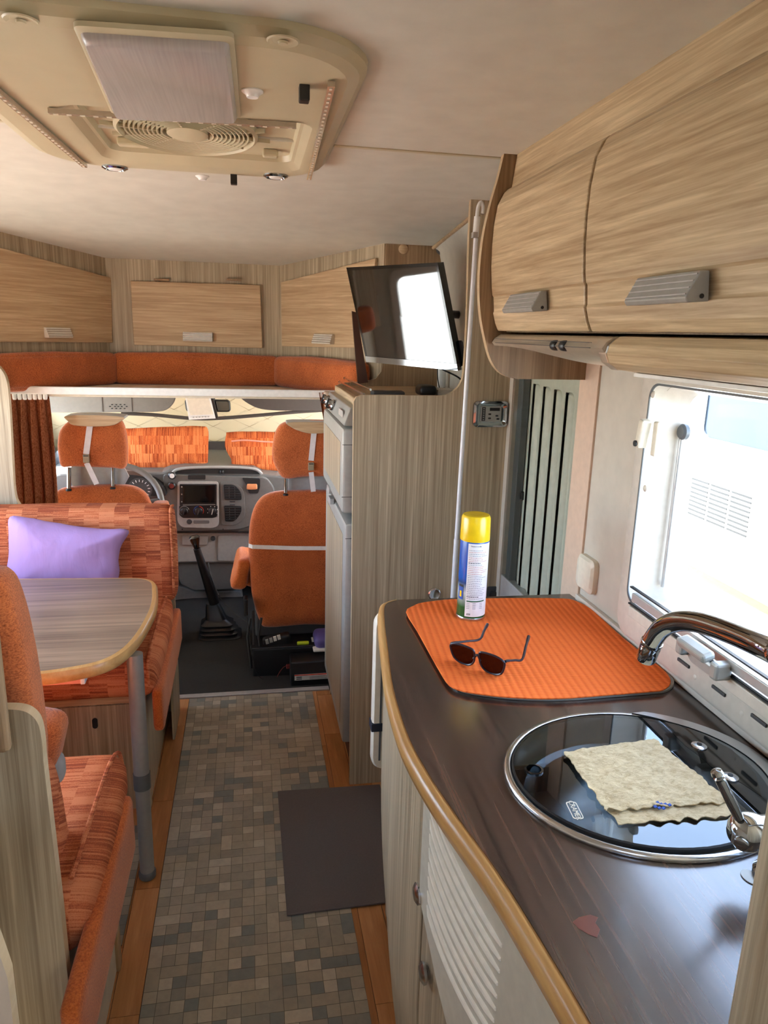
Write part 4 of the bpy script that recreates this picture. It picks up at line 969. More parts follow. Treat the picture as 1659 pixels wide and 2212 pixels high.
for c, s2, bend in ((cL, -1, 0.15), (cR, 1, 0.0)):
    h0 = c + u_*(s2*hw*1.02) + Vector((0, 0, hh*1.7))
    mid_, end_ = (onz(1036, 1381, 0.944), onz(1053, 1349, 0.938)) if s2 < 0 else (onz(1128, 1424, 0.944), onz(1142, 1375, 0.940))
    pts = [h0, h0.lerp(mid_, 0.12) + Vector((0, 0, 0.001)), h0.lerp(mid_, 0.55), mid_, mid_.lerp(end_, 0.55), end_]
    tube('temple', spline(pts, 6, False), [0.0028]*8 + [0.0024]*12 + [0.0028]*7 + [0.0036]*4, 'rim_blue', sg, n=8)
# chamois cloth folded on the sink lid
c0_, c1_, c2_, c3_ = onz(1218, 1628, 0.925), onz(1412, 1600, 0.925), onz(1590, 1748, 0.925), onz(1318, 1768, 0.925)
ch = thing('chamois_cloth', 'beige wrinkled chamois cloth folded on the dark glass sink lid', 'cloth', ((c0_.x+c2_.x)/2, (c0_.y+c2_.y)/2, 0.922))
def clothf(z0, du, ev, amp, seed):
    def f(u, v):
        p = c0_*(1-u)*(1-v) + c1_*u*(1-v) + c2_*u*v + c3_*(1-u)*v
        e = max(0, 1-4*min(u, 1-u)); ev_ = max(0, (v-0.85)/0.15)
        w = noise.noise(Vector((u*7+seed, v*9, seed)))
        x = p.x + du + 0.006*ev_*noise.noise(Vector((u*9, seed, 1))); y = p.y - ev*ev_ + 0.007*ev_*noise.noise(Vector((u*14, 3, seed))) 
        x += -0.005*e*noise.noise(Vector((v*11, seed, 4)))*(1 if u < .5 else -1)
        z = z0 + amp*(0.5 + w) + amp*0.5*noise.noise(Vector((u*22, v*24, seed))) + 0.004*ev_*max(0, noise.noise(Vector((u*8+2, 1, seed))))
        return Vector((x, y, z))
    return f
sheet('lower_fold', clothf(0.9232, 0.006, 0.012, 0.0022, 2.0), 44, 36, 0.0014, 'chamois', ch)
up = sheet('upper_fold', clothf(0.9275, 0.0, -0.012, 0.0030, 5.0), 56, 44, 0.0016, 'chamois', ch)
for i, (px, py) in enumerate(((1412, 1738), (1420, 1736), (1428, 1740), (1437, 1739), (1446, 1741), (1415, 1745), (1424, 1747), (1433, 1748))):
    p = onz(px, py, 0.928); obox('blue_print', (p.x, p.y, 0.9292 + 0.0004*(i % 3)), (0.0022, 0.0006, 0), (-0.0004, 0.0016, 0.0003), (0, 0, 0.0008), 'blue_print', up)

#@@OVERHEAD
YO = 1.66
prd = [(0.576, 1.868), (0.566, 1.858), (0.553, 1.832), (0.547, 1.790), (0.5455, 1.745), (0.5465, 1.700), (0.5505, 1.655), (0.553, 1.640), (0.556, 1.636), (0.559, 1.605), (0.5575, 1.600), (0.5640, 1.578), (0.572, 1.561)]
oh = thing('overhead_cabinet', 'long pale wood overhead kitchen cabinet with curved doors', 'cabinet', (0.68, 1.1, 1.5))
inner = [(x + 0.020, z) for x, z in prd]
def odoor(y0, y1, hp):
    dd_ = prism('door', prd + list(reversed(inner)), 'y', y0, y1, 'oak_y', oh, bevel=0.003)
    for py0, py1 in hp:
        hpoly = [(0.552, 1.634), (0.540, 1.634), (0.523, 1.602), (0.527, 1.596), (0.556, 1.598)]
        h = prism('handle', hpoly, 'y', py0, py1, 'silver', dd_, bevel=0.0015)
        for i in range(4):
            t_ = (i+0.5)/4; x = 0.540 + (0.523-0.540)*t_; z = 1.634 + (1.602-1.634)*t_
            box('rib', x-0.0012, x+0.001, py0+0.002, py1-0.002, z-0.0008, z+0.0008, 'alu', h)
        lathe('screw', [(0.003, 0), (0.003, 0.0008), (0, 0.0008)], (0.545, py0-0.0002, 1.604), (0, -1, 0), 'seal', h, n=10)
odoor(1.186, YO, [(1.335, 1.500)])
odoor(0.56, 1.178, [(0.835, 0.985)])
odoor(0.28, 0.552, [])
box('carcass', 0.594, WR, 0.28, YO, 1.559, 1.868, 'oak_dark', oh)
prism('fascia', [(0.583, 1.864), (0.592, ZC), (0.604, ZC), (0.60, 1.864)], 'y', 0.28, YO, 'oak_y', oh)
ebp = [(1100, 333), (1086, 336), (1074, 385), (1058, 440), (1044, 500), (1036, 560), (1033, 620), (1036, 680), (1046, 735), (1056, 772), (1070, 797), (1088, 811), (1112, 818)]
ep = [(ony(a, b, 1.672).x, ony(a, b, 1.672).z) for a, b in ebp]
ep = [(ep[0][0], ZC)] + [(v.x, v.y) for v in spline([(ep[1][0], ZC)] + ep[2:], 5, False)] + [(WR, 1.452), (WR, ZC)]
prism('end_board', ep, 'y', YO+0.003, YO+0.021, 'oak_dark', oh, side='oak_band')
# wooden half-round valance with a light strip under it, to the right of the hood
val = [(0.60, 1.556), (0.575, 1.554), (0.560, 1.542), (0.556, 1.528), (0.562, 1.513), (0.578, 1.503), (0.60, 1.500)]
prism('valance', val, 'y', 0.28, 1.085, 'oak_y', oh, bevel=0.001)
box('bottom_board', 0.60, WR, 0.28, 1.085, 1.500, 1.515, 'oak_y', oh)
box('strip_light', 0.592, 0.612, 0.30, 1.06, 1.494, 1.500, 'white', oh, bevel=0.001)
# extractor hood
hd = thing('extractor_hood', 'bronze-silver extractor hood below the overhead cabinet with two black switches', 'extractor hood', (0.65, 1.36, 1.5))
hl_ = []
for i in range(13):
    t_ = i/12; y = YO - 0.002 + (1.092-YO)*t_; k = math.sin(min(1, t_*1.15 + 0.12)*PI/2)
    zlo = 1.530 - 0.028*k; xo = 0.560 + 0.012*(1-k)
    hl_.append([(xo+0.010, y, 1.554), (xo-0.004, y, 1.545), (xo-0.010, y, 1.535), (xo-0.004, y, 1.528), (xo+0.03, y, zlo + 0.010), (xo+0.08, y, zlo), (WR, y, zlo), (WR, y, 1.554)])
loft('shell', hl_, 'hood', hd)
for y in (1.275, 1.235):
    lathe('switch', [(0.008, -0.008), (0.0095, -0.004), (0.0095, 0.010), (0.007, 0.013)], (0.556, y+0.012, 1.536), (0, -1, 0), 'black', hd, n=16)
prism('end_cap', [(0.60, 1.555), (0.573, 1.552), (0.558, 1.540), (0.555, 1.528), (0.562, 1.513), (0.580, 1.502), (0.64, 1.500), (0.64, 1.555)], 'y', 1.087, 1.112, 'hood', hd, bevel=0.002)
for z in (1.543, 1.5345): box('hood_groove', 0.5475, 0.5515, 1.13, 1.60, z, z+0.001, 'dash_dark', hd)  # two thin dark lines along the front of the hood
# wooden post at the right end of the worktop
pe = ony(1607, 2212, 0.43).x
tag(prism('wardrobe_board', rrect(pe, WR, 0.430, 0.452, 0.008, 4), 'z', 0.9105, 1.49, 'oak_v', side='oak_v', origin=(0.6, 0.41, 0.9105)), 'upright tan wooden board standing at the near end of the worktop', 'board')

#@@DINETTE
tb = thing('dinette_table', 'dinette table with grey brown woodgrain top, rounded maple edge and one grey leg', 'table', (-0.31, 1.87, 0))
tz = 0.72
to = rquad([(-1.31, 2.50), (-0.335, 2.425), (-0.302, 2.18), (-0.322, 1.90), (-0.375, 1.79), (-0.50, 1.748), (-1.31, 1.735)], [0.01, 0.07, 0.10, 0.16, 0.05, 0.06, 0.01], 6)
prism('table_top', to, 'z', tz-0.030, tz, 'tabletop', tb)
tcx, tcy = -0.8, 2.1
loops = []
def grow(d, z):
    out = []; m = len(to)
    for i in range(m):
        a, b = Vector(to[i-1]), Vector(to[(i+1) % m]); t_ = (b-a).normalized(); nn = Vector((t_.y, -t_.x)); c = Vector(to[i])
        if nn.dot(c-Vector((tcx, tcy))) < 0: nn = -nn
        q = c + nn*d; out.append((q.x, q.y, z))
    return out
loft('edge_band', [grow(0.0, tz-0.034), grow(0.010, tz-0.034), grow(0.017, tz-0.026), grow(0.018, tz-0.012), grow(0.012, tz-0.002), grow(0.001, tz+0.0005), grow(-0.002, tz-0.002)], 'maple', tb, cap0=False, cap1=False)
lt0, lt1 = Vector((-0.345, 1.93, tz-0.034)), Vector((-0.312, 1.868, 0.012))
lt0 = Vector((ony(291, 1420, 1.90).x, 1.90, tz-0.034))
mid = lt0.lerp(lt1, 0.56)
tube('leg', [mid, lt0], 0.0215, 'leggrey', tb, n=24); tube('lower_leg', [lt1, mid], 0.0200, 'leggrey', tb, n=24)
tube('collar', [mid.lerp(lt1, 0.08), mid.lerp(lt0, 0.06)], 0.0235, 'dgrey', tb, n=24)
lathe('foot', [(0.022, 0), (0.024, 0.004), (0.024, 0.018), (0.021, 0.022)], (lt1.x, lt1.y, 0.001), (0, 0, 1), 'dgrey', tb, n=24)
prism('under_rail', [(1.80, 0.655), (1.83, 0.655), (1.83, 0.686), (1.80, 0.686)], 'x', -1.25, -0.435, 'pink', tb, bevel=0.002); box('rail_end', -0.437, -0.425, 1.798, 1.832, 0.653, 0.687, 'white', tb, bevel=0.003)
# far bench, facing the camera
fbn = thing('dinette_bench', 'orange patchwork bench facing the camera behind the dinette table', 'bench', (-0.8, 2.45, 0))
box('base', WL+0.01, -0.345, 2.19, 2.80, 0.0, 0.435, 'oak_v', fbn, bevel=0.002)
box('top_rail', WL+0.01, -0.338, 2.172, 2.19, 0.395, 0.435, 'oak_x', fbn, bevel=0.002)
loft('base_flap', [[(a, y, b) for a, b in rrect(-1.2, -0.385, 0.03, 0.385, 0.01)] for y in (2.19, 2.183)], 'oak_v', fbn)
box('corner_post', -0.375, -0.340, 2.178, 2.215, 0.0, 0.395, 'oak_v', fbn, bevel=0.008)
p = ony(205, 1563, 2.18); loft('finger_slot', [[(a, y, b) for a, b in rrect(p.x-0.008, p.x+0.008, p.z-0.018, p.z+0.018, 0.008)] for y in (2.184, 2.180)], 'seal', fbn)
softbox('seat', (-0.805, 2.415, 0.497), (1.01, 0.60, 0.125), 'pat_seat', fbn, r=0.035, n=18, puff=0.012, wr=0.002)
def spipe(name, pts, par, mat='pat_side', rr_=0.005): return tube(name, pts, rr_, mat, par, n=8)
spipe('piping', spline([(-0.318, 2.13, 0.450), (-0.318, 2.120, 0.52), (-0.318, 2.150, 0.562), (-0.318, 2.40, 0.570), (-0.318, 2.66, 0.562)], 5, False), fbn)
bk_ = softbox('backrest', (-0.795, 2.735, 0.715), (1.02, 0.13, 0.37), 'pat_back', fbn, r=0.035, n=18, puff=0.008, wr=0.002)
spipe('piping', spline([(-0.292, 2.675, 0.56), (-0.290, 2.672, 0.72), (-0.292, 2.675, 0.875), (-0.292, 2.72, 0.897), (-0.292, 2.78, 0.888)], 5, False), fbn)
softbox('side_pad', (-0.292, 2.43, 0.405), (0.034, 0.66, 0.14), 'orange_tan', fbn, r=0.014, n=10, rot=Matrix.Rotation(0.03, 3, 'X'))
box('side_board', -0.312, -0.303, 2.60, 2.818, 0.0, 0.36, 'oak_v', fbn)
# lilac pillow
po = [(20, 1118), (60, 1122), (110, 1131), (170, 1138), (230, 1143), (277, 1147), (266, 1175), (258, 1200), (256, 1240), (240, 1268), (150, 1275), (60, 1275), (15, 1272), (16, 1235), (20, 1200), (18, 1155)]
YPl = 2.60
pl0 = ony(140, 1200, YPl)
outl2 = [(ony(a, b, YPl).x - pl0.x, ony(a, b, YPl).z - pl0.z) for a, b in po]
outl2 = [tuple(v) for v in spline(outl2, 4)]
tag(pad('pillow', outl2, pl0, (1, 0, 0), (0, 0.12, 1), (0, -1, 0.12), 0.035, 0.065, 'lilac', p=2.0, rings=16, wr=0.006), 'lilac cotton pillow leaning on the far bench backrest', 'pillow')
# near bench, seen from behind its end board
nbn = thing('dinette_bench', 'orange patchwork bench beside the aisle nearest the camera, facing the table', 'bench', (-0.8, 1.35, 0))
box('base', WL+0.01, -0.345, 1.12, 1.565, 0.0, 0.435, 'wall', nbn, bevel=0.002)
box('corner_post', -0.346, -0.336, 1.545, 1.575, 0.0, 0.40, 'oak_dark', nbn, bevel=0.003)
softbox('seat', (-0.80, 1.40, 0.495), (0.99, 0.50, 0.13), 'pat_seat', nbn, r=0.045, n=18, puff=0.012, wr=0.002)
spipe('piping', spline([(-0.325, 1.655, 0.46), (-0.322, 1.662, 0.50), (-0.325, 1.640, 0.548), (-0.330, 1.56, 0.568), (-0.332, 1.40, 0.572), (-0.334, 1.2, 0.568)], 5, False), nbn)
softbox('side_pad', (-0.297, 1.27, 0.42), (0.034, 0.56, 0.15), 'orange_tan', nbn, r=0.014, n=10, wr=0.001)
YB = 1.22
bo = [(ony(a, b, YB).x, ony(a, b, YB).z) for a, b in ((0, 1232), (25, 1255), (48, 1320), (66, 1400), (78, 1470), (88, 1540), (96, 1620))]
bo = [(v.x, v.y) for v in spline(bo, 4, False)] + [(-0.38, 0.60), (-1.25, 0.60), (-1.25, 1.10), (-1.20, 1.17), (-0.55, 1.17)]
pad('backrest', bo, (0, YB, 0), (1, 0, 0), (0, 0, 1), (0, 1, 0), 0.05, 0.06, 'orange', nbn, p=4.5, rings=10)
YQ = 1.31
qo = [(ony(a, b, YQ).x, ony(a, b, YQ).z) for a, b in ((104, 1652), (116, 1680), (128, 1730), (138, 1790), (150, 1850), (159, 1890), (158, 1925), (148, 1965))]
qo = [(v.x, v.y) for v in spline(qo, 3, False)] + [(-0.40, 0.50), (-1.2, 0.50), (-1.2, 0.78), (-0.45, 0.79)]
pad('lumbar_cushion', qo, (0, YQ, 0), (1, 0, 0), (0, 0, 1), (0, 1, 0), 0.05, 0.05, 'pat_side', nbn, p=4, rings=10)
p = ony(118, 1600, 1.36); softbox('arm_cushion', (p.x-0.047, 1.40, p.z-0.03), (0.10, 0.10, 0.14), 'orange', nbn, r=0.03, n=10, rot=Matrix.Rotation(0.25, 3, 'Y'))
p = ony(112, 1665, 1.38); softbox('arm_pivot_cover', (p.x-0.02, 1.39, p.z), (0.085, 0.05, 0.065), 'grey_fabric', nbn, r=0.02, n=8)
# end board of the near bench
YN = 1.10
nb_ = [(-1.2, 0.0), (-0.322, 0.0), (-0.326, 0.60)] + [(v.x, v.y) for v in spline([(ony(a, b, YN).x, ony(a, b, YN).z) for a, b in ((95, 1640), (92, 1600), (84, 1562), (66, 1540), (40, 1531), (0, 1530))], 5, False)] + [(-1.2, 0.985)]
prism('end_board', nb_, 'y', YN-0.004, YN+0.018, 'oak_v', nbn, side='oak_band')
x_ = ony(46, 2212, 0.80).x
tag(prism('side_partition', [(-0.9, 0.0), (x_, 0.0), (x_-0.002, 0.78), (x_-0.03, 0.95), (-0.9, 0.95)], 'y', 0.78, 0.80, 'wall', side='oak_band'), 'pinkish beige panel edge at the far left bottom, in front of the near bench board', 'panel') if ony(0, 1800, 0.80).z < 3 else None
x2 = ony(30, 1500, 1.06).x
tag(box('headboard', -0.9, x2-0.004, 1.03, 1.05, 0.93, ony(20, 1350, 1.06).z, 'oak_dark', bevel=0.012, seg=4), 'tan board edge beside the orange backrest at the left border', 'board')
# belt buckle
bkl = thing('belt_buckle', 'black seat belt buckle with red button on the near bench seat', 'belt buckle', tuple(ony(165, 1950, 1.22)))
b0 = ony(138, 2000, 1.20); b1 = ony(170, 1930, 1.24); ax_ = (b1-b0).normalized(); sd_ = Vector((0.8, 0.5, 0)); sd_ = (sd_ - ax_*sd_.dot(ax_)).normalized(); th_ = ax_.cross(sd_)
body = loft('body', [[b0 + sd_*a*0.009 + th_*b*0.006 for a, b in rrect(-1, 1, -1, 1, 0.3, 3)], [b0.lerp(b1, .5) + sd_*a*0.012 + th_*b*0.009 for a, b in rrect(-1, 1, -1, 1, 0.3, 3)], [b1 + sd_*a*0.017 + th_*b*0.011 for a, b in rrect(-1, 1, -1, 1, 0.3, 3)]], 'black', bkl)
obox('button', b1 + ax_*0.0015, sd_*0.011, th_*0.008, ax_*0.002, 'red', bkl, bevel=0.001); obox('slot', b1 + ax_*0.001 - sd_*0.0145, sd_*0.0018, th_*0.009, ax_*0.0018, 'steel', bkl)

#@@RUGS
def mosaic(name, x0, x1, y0, y1, cx, cy, label, group, clip=None, z=0.003):
    nx, ny = int(round((x1-x0)/cx)), int(round((y1-y0)/cy)); cx, cy = (x1-x0)/nx, (y1-y0)/ny
    rnd = random.Random(11); used = set(); vs, fs, cols = [], [], []
    pal = [(146, 138, 122), (156, 147, 130), (136, 130, 116), (124, 122, 112), (108, 112, 108), (164, 155, 139), (144, 136, 120), (152, 143, 126), (146, 138, 124), (132, 127, 115)]
    warp = lambda a, b: (x0 + a*cx + 0.0012*noise.noise(Vector((a*0.8, b*0.8, 1))), y0 + b*cy + 0.0012*noise.noise(Vector((a*0.8, b*0.8, 7))))
    vs += [(x0, y0, 0.0005), (x1, y0, 0.0005), (x1, y1, 0.0005), (x0, y1, 0.0005), (x0, y0, z-0.0003), (x1, y0, z-0.0003), (x1, y1, z-0.0003), (x0, y1, z-0.0003)]
    fs += [(0, 1, 2, 3), (4, 5, 6, 7), (0, 1, 5, 4), (1, 2, 6, 5), (2, 3, 7, 6), (3, 0, 4, 7)]; cols += [(86, 80, 68)]*6
    for i in range(nx):
        for j in range(ny):
            if (i, j) in used: continue
            w, h = rnd.choice([(1, 1), (1, 1), (1, 1), (1, 1), (2, 1), (1, 1), (1, 2), (1, 1), (2, 1)])
            w = min(w, nx-i); h = min(h, ny-j)
            if any((i+a, j+b) in used for a in range(w) for b in range(h)): w = h = 1
            for a in range(w):
                for b in range(h): used.add((i+a, j+b))
            g = 0.0007
            (ax0, ay0), (ax1, ay1), (ax2, ay2), (ax3, ay3) = warp(i, j), warp(i+w, j), warp(i+w, j+h), warp(i, j+h)
            s = len(vs); vs += [(ax0+g, ay0+g, z), (ax1-g, ay1+g, z), (ax2-g, ay2-g, z), (ax3+g, ay3-g, z)]; fs.append((s, s+1, s+2, s+3)); cols.append(rnd.choice(pal))
    o = finish(name, vs, fs, 'mosaic', origin=((x0+x1)/2, (y0+y1)/2, 0.0005))
    at_ = o.data.color_attributes.new('tile', 'FLOAT_COLOR', 'CORNER')
    for p in o.data.polygons:
        c = srgb(*[min(255, q*1.12) for q in cols[p.index]])
        for li in p.loop_indices: at_.data[li].color = c
    return tag(o, label, 'rug', group)
mosaic('vinyl_runner', -0.272, 0.254, 0.30, 2.915, 0.0335, 0.0335, 'long grey mosaic print vinyl runner down the aisle', None)
mosaic('vinyl_mat', -0.80, -0.345, 1.625, 2.10, 0.0335, 0.0335, 'smaller grey mosaic print vinyl piece under the table beside the leg', None)
mm = [onz(a, b, 0.006) for a, b in ((600, 1710), (822, 1697), (822, 1956), (620, 1978))]
mm[1].x = 0.430; mm[1].y = 2.195; mm[2].x = 0.425; mm[2].y = 1.660
tag(loft('doormat', [[(v.x, v.y, z) for v in mm] for z in (0.0035, 0.0095)], 'mat', smooth=False, bevel=0.002), 'charcoal grey doormat lying on the runner beside the kitchen', 'mat')

#@@CAB
def P2(l, y, c=None):
    o = [ony(a, b, y) for a, b in l]
    return [(v.x - (c.x if c else 0), v.z - (c.z if c else 0)) for v in o]
def cab_seat(name, label, YS, back, head, cap, posts, strap, dx, belt=None, arm=None):
    c = ony(back[0][0], back[0][1], YS)
    t = thing(name, label, 'seat', (c.x, YS, -0.03))
    c0 = Vector((0, YS, 0)); V_ = (0, 0.06, 1)
    so = [tuple(v) for v in spline(P2(back, YS), 4)]
    pad('backrest', so, (0, YS+0.05, 0), (1, 0, 0), (0, 0, 1), (0, -1, 0), 0.07, 0.05, 'orange', t, p=3.2, rings=12)
    ho_ = [tuple(v) for v in spline(P2(head, YS), 4)]
    hd_ = pad('headrest', ho_, (0, YS+0.04, 0), (1, 0, 0), (0, 0, 1), (0, -1, 0), 0.06, 0.05, 'orange', t, p=3.4, rings=12)
    co_ = [(v.x, v.y) for v in spline(P2(cap, YS-0.02), 3)]
    cpx = prism('headrest_cap', co_, 'y', YS-0.03, YS+0.07, 'oak_x', hd_, side='grey_fabric', bevel=0.003)
    for px, y0, y1 in posts:
        a, b = ony(px, y0, YS+0.03), ony(px, y1, YS+0.03); tube('post', [b, a], 0.0085, 'chrome', t, n=14)
        lathe('post_sleeve', [(0.014, 0), (0.013, 0.006), (0.009, 0.008)], b - Vector((0, 0, 0.012)), (0, 0, 1), 'seal', t, n=14)
    def ribbon(pts, w, nm, mat='strap', off=0.0):
        q = [ony(a, b, YS-0.012-off) for a, b in pts]; L_ = []
        for i, v in enumerate(q):
            d = (q[min(i+1, len(q)-1)] - q[max(i-1, 0)]).normalized(); s = Vector((d.z, 0, -d.x)).normalized()*w/2; n_ = Vector((0, -0.0012, 0))
            L_.append([v - s, v + s, v + s + n_, v - s + n_])
        return loft(nm, L_, mat, hd_, smooth=False)
    st = ribbon(strap[:2], 0.024, 'strap'); ribbon(strap[2:], 0.022, 'strap')
    b_ = ony(*strap[4 - len(strap) + 1] if False else ((strap[1][0]+strap[2][0])/2, (strap[1][1]+strap[2][1])/2), YS-0.018)
    k = box('clip', b_.x-0.013, b_.x+0.013, b_.y-0.006, b_.y+0.004, b_.z-0.018, b_.z+0.018, 'buckle', hd_, bevel=0.003)
    box('slot', b_.x-0.010, b_.x+0.010, b_.y-0.0068, b_.y-0.005, b_.z+0.010, b_.z+0.014, 'seal', k)
    softbox('cushion', (sum(p_[0] for p_ in P2(back, YS))/len(back), YS+0.24, 0.42), (0.48, 0.30, 0.14), 'orange', t, r=0.05, n=10)
    return t, hd_
drv, dh = cab_seat('driver_seat', 'orange driver seat seen from behind, its headrest between the curtain and steering wheel', 3.20,
    [(112, 1072), (150, 1056), (255, 1052), (300, 1062), (322, 1090), (336, 1150), (340, 1300), (300, 1330), (130, 1330), (104, 1280), (106, 1120)],
    [(121, 960), (127, 930), (150, 908), (180, 900), (240, 902), (262, 915), (271, 950), (273, 990), (267, 1014), (240, 1013), (160, 1010), (130, 1010), (123, 985)],
    [(142, 898), (205, 896), (268, 900), (258, 912), (240, 919), (200, 921), (160, 918), (148, 910)],
    [(149, 1010, 1054), (244, 1010, 1050)], [(194, 920), (186, 981), (187, 1000), (209, 1046)], -1)
prism('headrest_flap', [(v.x, v.y) for v in spline(P2([(156, 1005), (268, 1008), (268, 1050), (200, 1052), (158, 1050)], 3.27), 2)], 'y', 3.265, 3.275, 'dash_light', dh)
softbox('armrest', ony(345, 1103, 3.15), (0.07, 0.18, 0.06), 'orange', drv, r=0.02, n=8)
box('base', -0.80, -0.48, 3.30, 3.80, -0.03, 0.36, 'black', drv, bevel=0.01)
psg, ph = cab_seat('passenger_seat', 'orange passenger seat with a white band across its back, half hidden by the fridge', 3.20,
    [(537, 1190), (541, 1130), (556, 1090), (584, 1070), (640, 1064), (720, 1066), (752, 1090), (765, 1150), (766, 1300), (740, 1352), (660, 1356), (580, 1362), (562, 1350), (546, 1300), (540, 1250)],
    [(589, 970), (596, 935), (614, 915), (660, 910), (710, 912), (735, 935), (745, 975), (738, 1015), (715, 1030), (660, 1032), (615, 1036), (598, 1015), (590, 995)],
    [(620, 912), (680, 911), (742, 914), (735, 926), (710, 934), (670, 936), (645, 930), (630, 923)],
    [(617, 1030, 1064), (712, 1030, 1064)], [(678, 936), (672, 995), (672, 1020), (677, 1062)], 1)
prism('headrest_flap', P2([(622, 1022), (740, 1022), (740, 1062), (624, 1062)], 3.27), 'y', 3.265, 3.275, 'dash_light', ph)
bp = [ony(537, 1178, 3.185), ony(545, 1181, 3.165), ony(640, 1184, 3.160), ony(740, 1184, 3.16), ony(764, 1183, 3.185)]
loft('band', [[v + Vector((0, 0, s)) + Vector((0, -q, 0)) for s, q in ((-0.009, 0), (0.009, 0), (0.009, 0.003), (-0.009, 0.003))] for v in bp], 'white', psg, smooth=False)
a_ = ony(522, 1225, 3.35)
softbox('armrest', a_, (0.075, 0.26, 0.15), 'orange_tan', psg, r=0.028, n=12, wr=0.010, rot=Matrix.Rotation(0.2, 3, 'Y'))
ln = ony(531, 1308, 3.22); box('recliner_lever', ln.x-0.010, ln.x+0.010, 3.18, 3.24, ln.z-0.04, ln.z+0.045, 'black', psg, bevel=0.006)
s0, s1 = ony(545, 1395, 3.12), ony(700, 1492, 3.12)
bs = box('base', s0.x, 0.50, 3.13, 3.62, -0.03, 0.120, 'black', psg, bevel=0.008)
box('base_rail', s0.x-0.01, 0.50, 3.12, 3.16, 0.118, 0.128, 'black', psg, bevel=0.003)
box('seat_frame', s0.x+0.015, 0.48, 3.25, 3.62, 0.128, 0.24, 'dash_dark', psg, bevel=0.01)
for x in (-0.02, 0.03): tube('rail_tube', [(x+0.01, 3.14, 0.02), (x-0.005, 3.14, 0.18), (x+0.01, 3.16, 0.26)], 0.006, 'seal', psg, n=8)
w_ = ony(622, 1440, 3.12); tube('red_wire', spline([ony(598, 1464, 3.115), ony(604, 1452, 3.115), ony(613, 1441, 3.115), ony(622, 1438, 3.115)], 5, False), 0.0018, 'dusky_red', psg, n=6)
box('connector', w_.x-0.008, w_.x+0.014, 3.108, 3.125, w_.z-0.006, w_.z+0.012, 'dusky_red', psg, bevel=0.002)
tube('black_wire', spline([ony(533, 1330, 3.11), ony(550, 1440, 3.10), ony(572, 1470, 3.10), ony(600, 1472, 3.10), ony(622, 1478, 3.10), ony(632, 1470, 3.10)], 6, False), 0.002, 'seal', psg, n=6)
q0, q1 = ony(633, 1459, 3.10), ony(705, 1473, 3.10)
bx = tag(box('battery_box', 0.165, 0.47, 3.02, 3.12, -0.03, 0.095, 'black', bevel=0.006), 'black box with a white and red sticker in front of the passenger seat base', 'box')
stk = box('sticker', q0.x+0.002, 0.335, 3.0175, 3.0198, 0.006, 0.034, 'white', bx); box('sticker_stripe', q0.x+0.002, 0.335, 3.0165, 3.0176, 0.029, 0.034, 'red', stk)
for i in range(3): box('print', q0.x+0.07, 0.33, 3.0165, 3.0176, 0.010+i*0.006, 0.0115+i*0.006, 'dgrey', stk)
for i in range(2): box('print', q0.x+0.010, q0.x+0.035, 3.0165, 3.0176, 0.010+i*0.009, 0.015+i*0.009, 'dgrey', stk)
v = ony(694, 1384, 3.14); sh = thing('slipper', 'violet slipper with pale sole tucked under the passenger seat', 'slipper', (v.x, 3.14, 0.125))
softbox('upper', (v.x+0.01, 3.16, v.z+0.004), (0.090, 0.14, 0.060), 'purple', sh, r=0.028, n=10); softbox('sole', (v.x+0.008, 3.155, v.z-0.024), (0.100, 0.15, 0.014), 'white', sh, r=0.006, n=8)
v = ony(655, 1403, 3.13); tag(softbox('lime_pouch', (v.x, 3.14, 0.133), (0.055, 0.02, 0.016), 'lime', r=0.006, n=8, wr=0.002), 'small lime green item beside the violet slipper', 'pouch')
v = ony(590, 1388, 3.14); bg = thing('tool_bag', 'black bag with a row of white labels under the passenger seat', 'bag', (v.x, 3.15, 0.128))
softbox('bag', (v.x+0.02, 3.175, v.z-0.012), (0.13, 0.05, 0.07), 'black', bg, r=0.015, n=8, wr=0.004, rot=Matrix.Rotation(-0.2, 3, 'Y'))
for i in range(4): obox('label_tag', ony(577 + i*8.5, 1386-i*3.2, 3.136), (0.0068, 0, 0.0015), (0, 0.004, 0), (-0.002, 0, 0.011), 'silver' if i < 2 else 'white', bg, bevel=0.001)
# cab carpet
def cf(u, v):
    x = CX - 0.9 + 1.8*u; y = 2.957 + 1.75*v
    z = -0.022 + 0.004*noise.noise(Vector((x*5, y*5, 0))) + 0.0015*noise.noise(Vector((x*30, y*30, 0)))
    z += 0.030*math.exp(-((x+0.20)/0.30)**4) * min(1, max(0, (y-3.12)/0.12)) + 0.10*min(1, max(0, (y-3.95)/0.6))
    return Vector((x, y, z))
struct(sheet('floor', cf, 70, 60, 0.006, 'carpet', origin=(CX, 3.8, -0.03)), 'black carpet on the cab floor')
# gear lever
gb = ony(480, 1368, 3.55); gl_ = thing('gear_lever', 'black gear lever rising from a ribbed rubber boot on the cab floor', 'gear lever', (gb.x, 3.55, 0.0))
g0 = Vector((ony(476, 1366, 3.55).x, 3.58, 0.0)); lv = []
hx = [(0.105, 0.0), (0.108, 0.012), (0.088, 0.020), (0.096, 0.032), (0.080, 0.042), (0.090, 0.054), (0.074, 0.064), (0.082, 0.076), (0.064, 0.088), (0.052, 0.10), (0.036, 0.17), (0.030, 0.182)]
for k, (rr_, z) in enumerate(hx):
    cxk = g0.x + (ony(458, 1298, 3.55).x - g0.x)*(z/0.18)
    lv.append([(cxk + rr_*a, 3.58 + rr_*0.8*b, z) for a, b in rrect(-1, 1, -1, 1, 0.45, 5)])
loft('boot', lv, 'black', gl_, angle=0.5)
ga_, gb_ = ony(463, 1302, 3.55), ony(425, 1185, 3.50)
tube('shaft', [ga_, gb_], [0.027, 0.017], 'black', gl_, n=18)
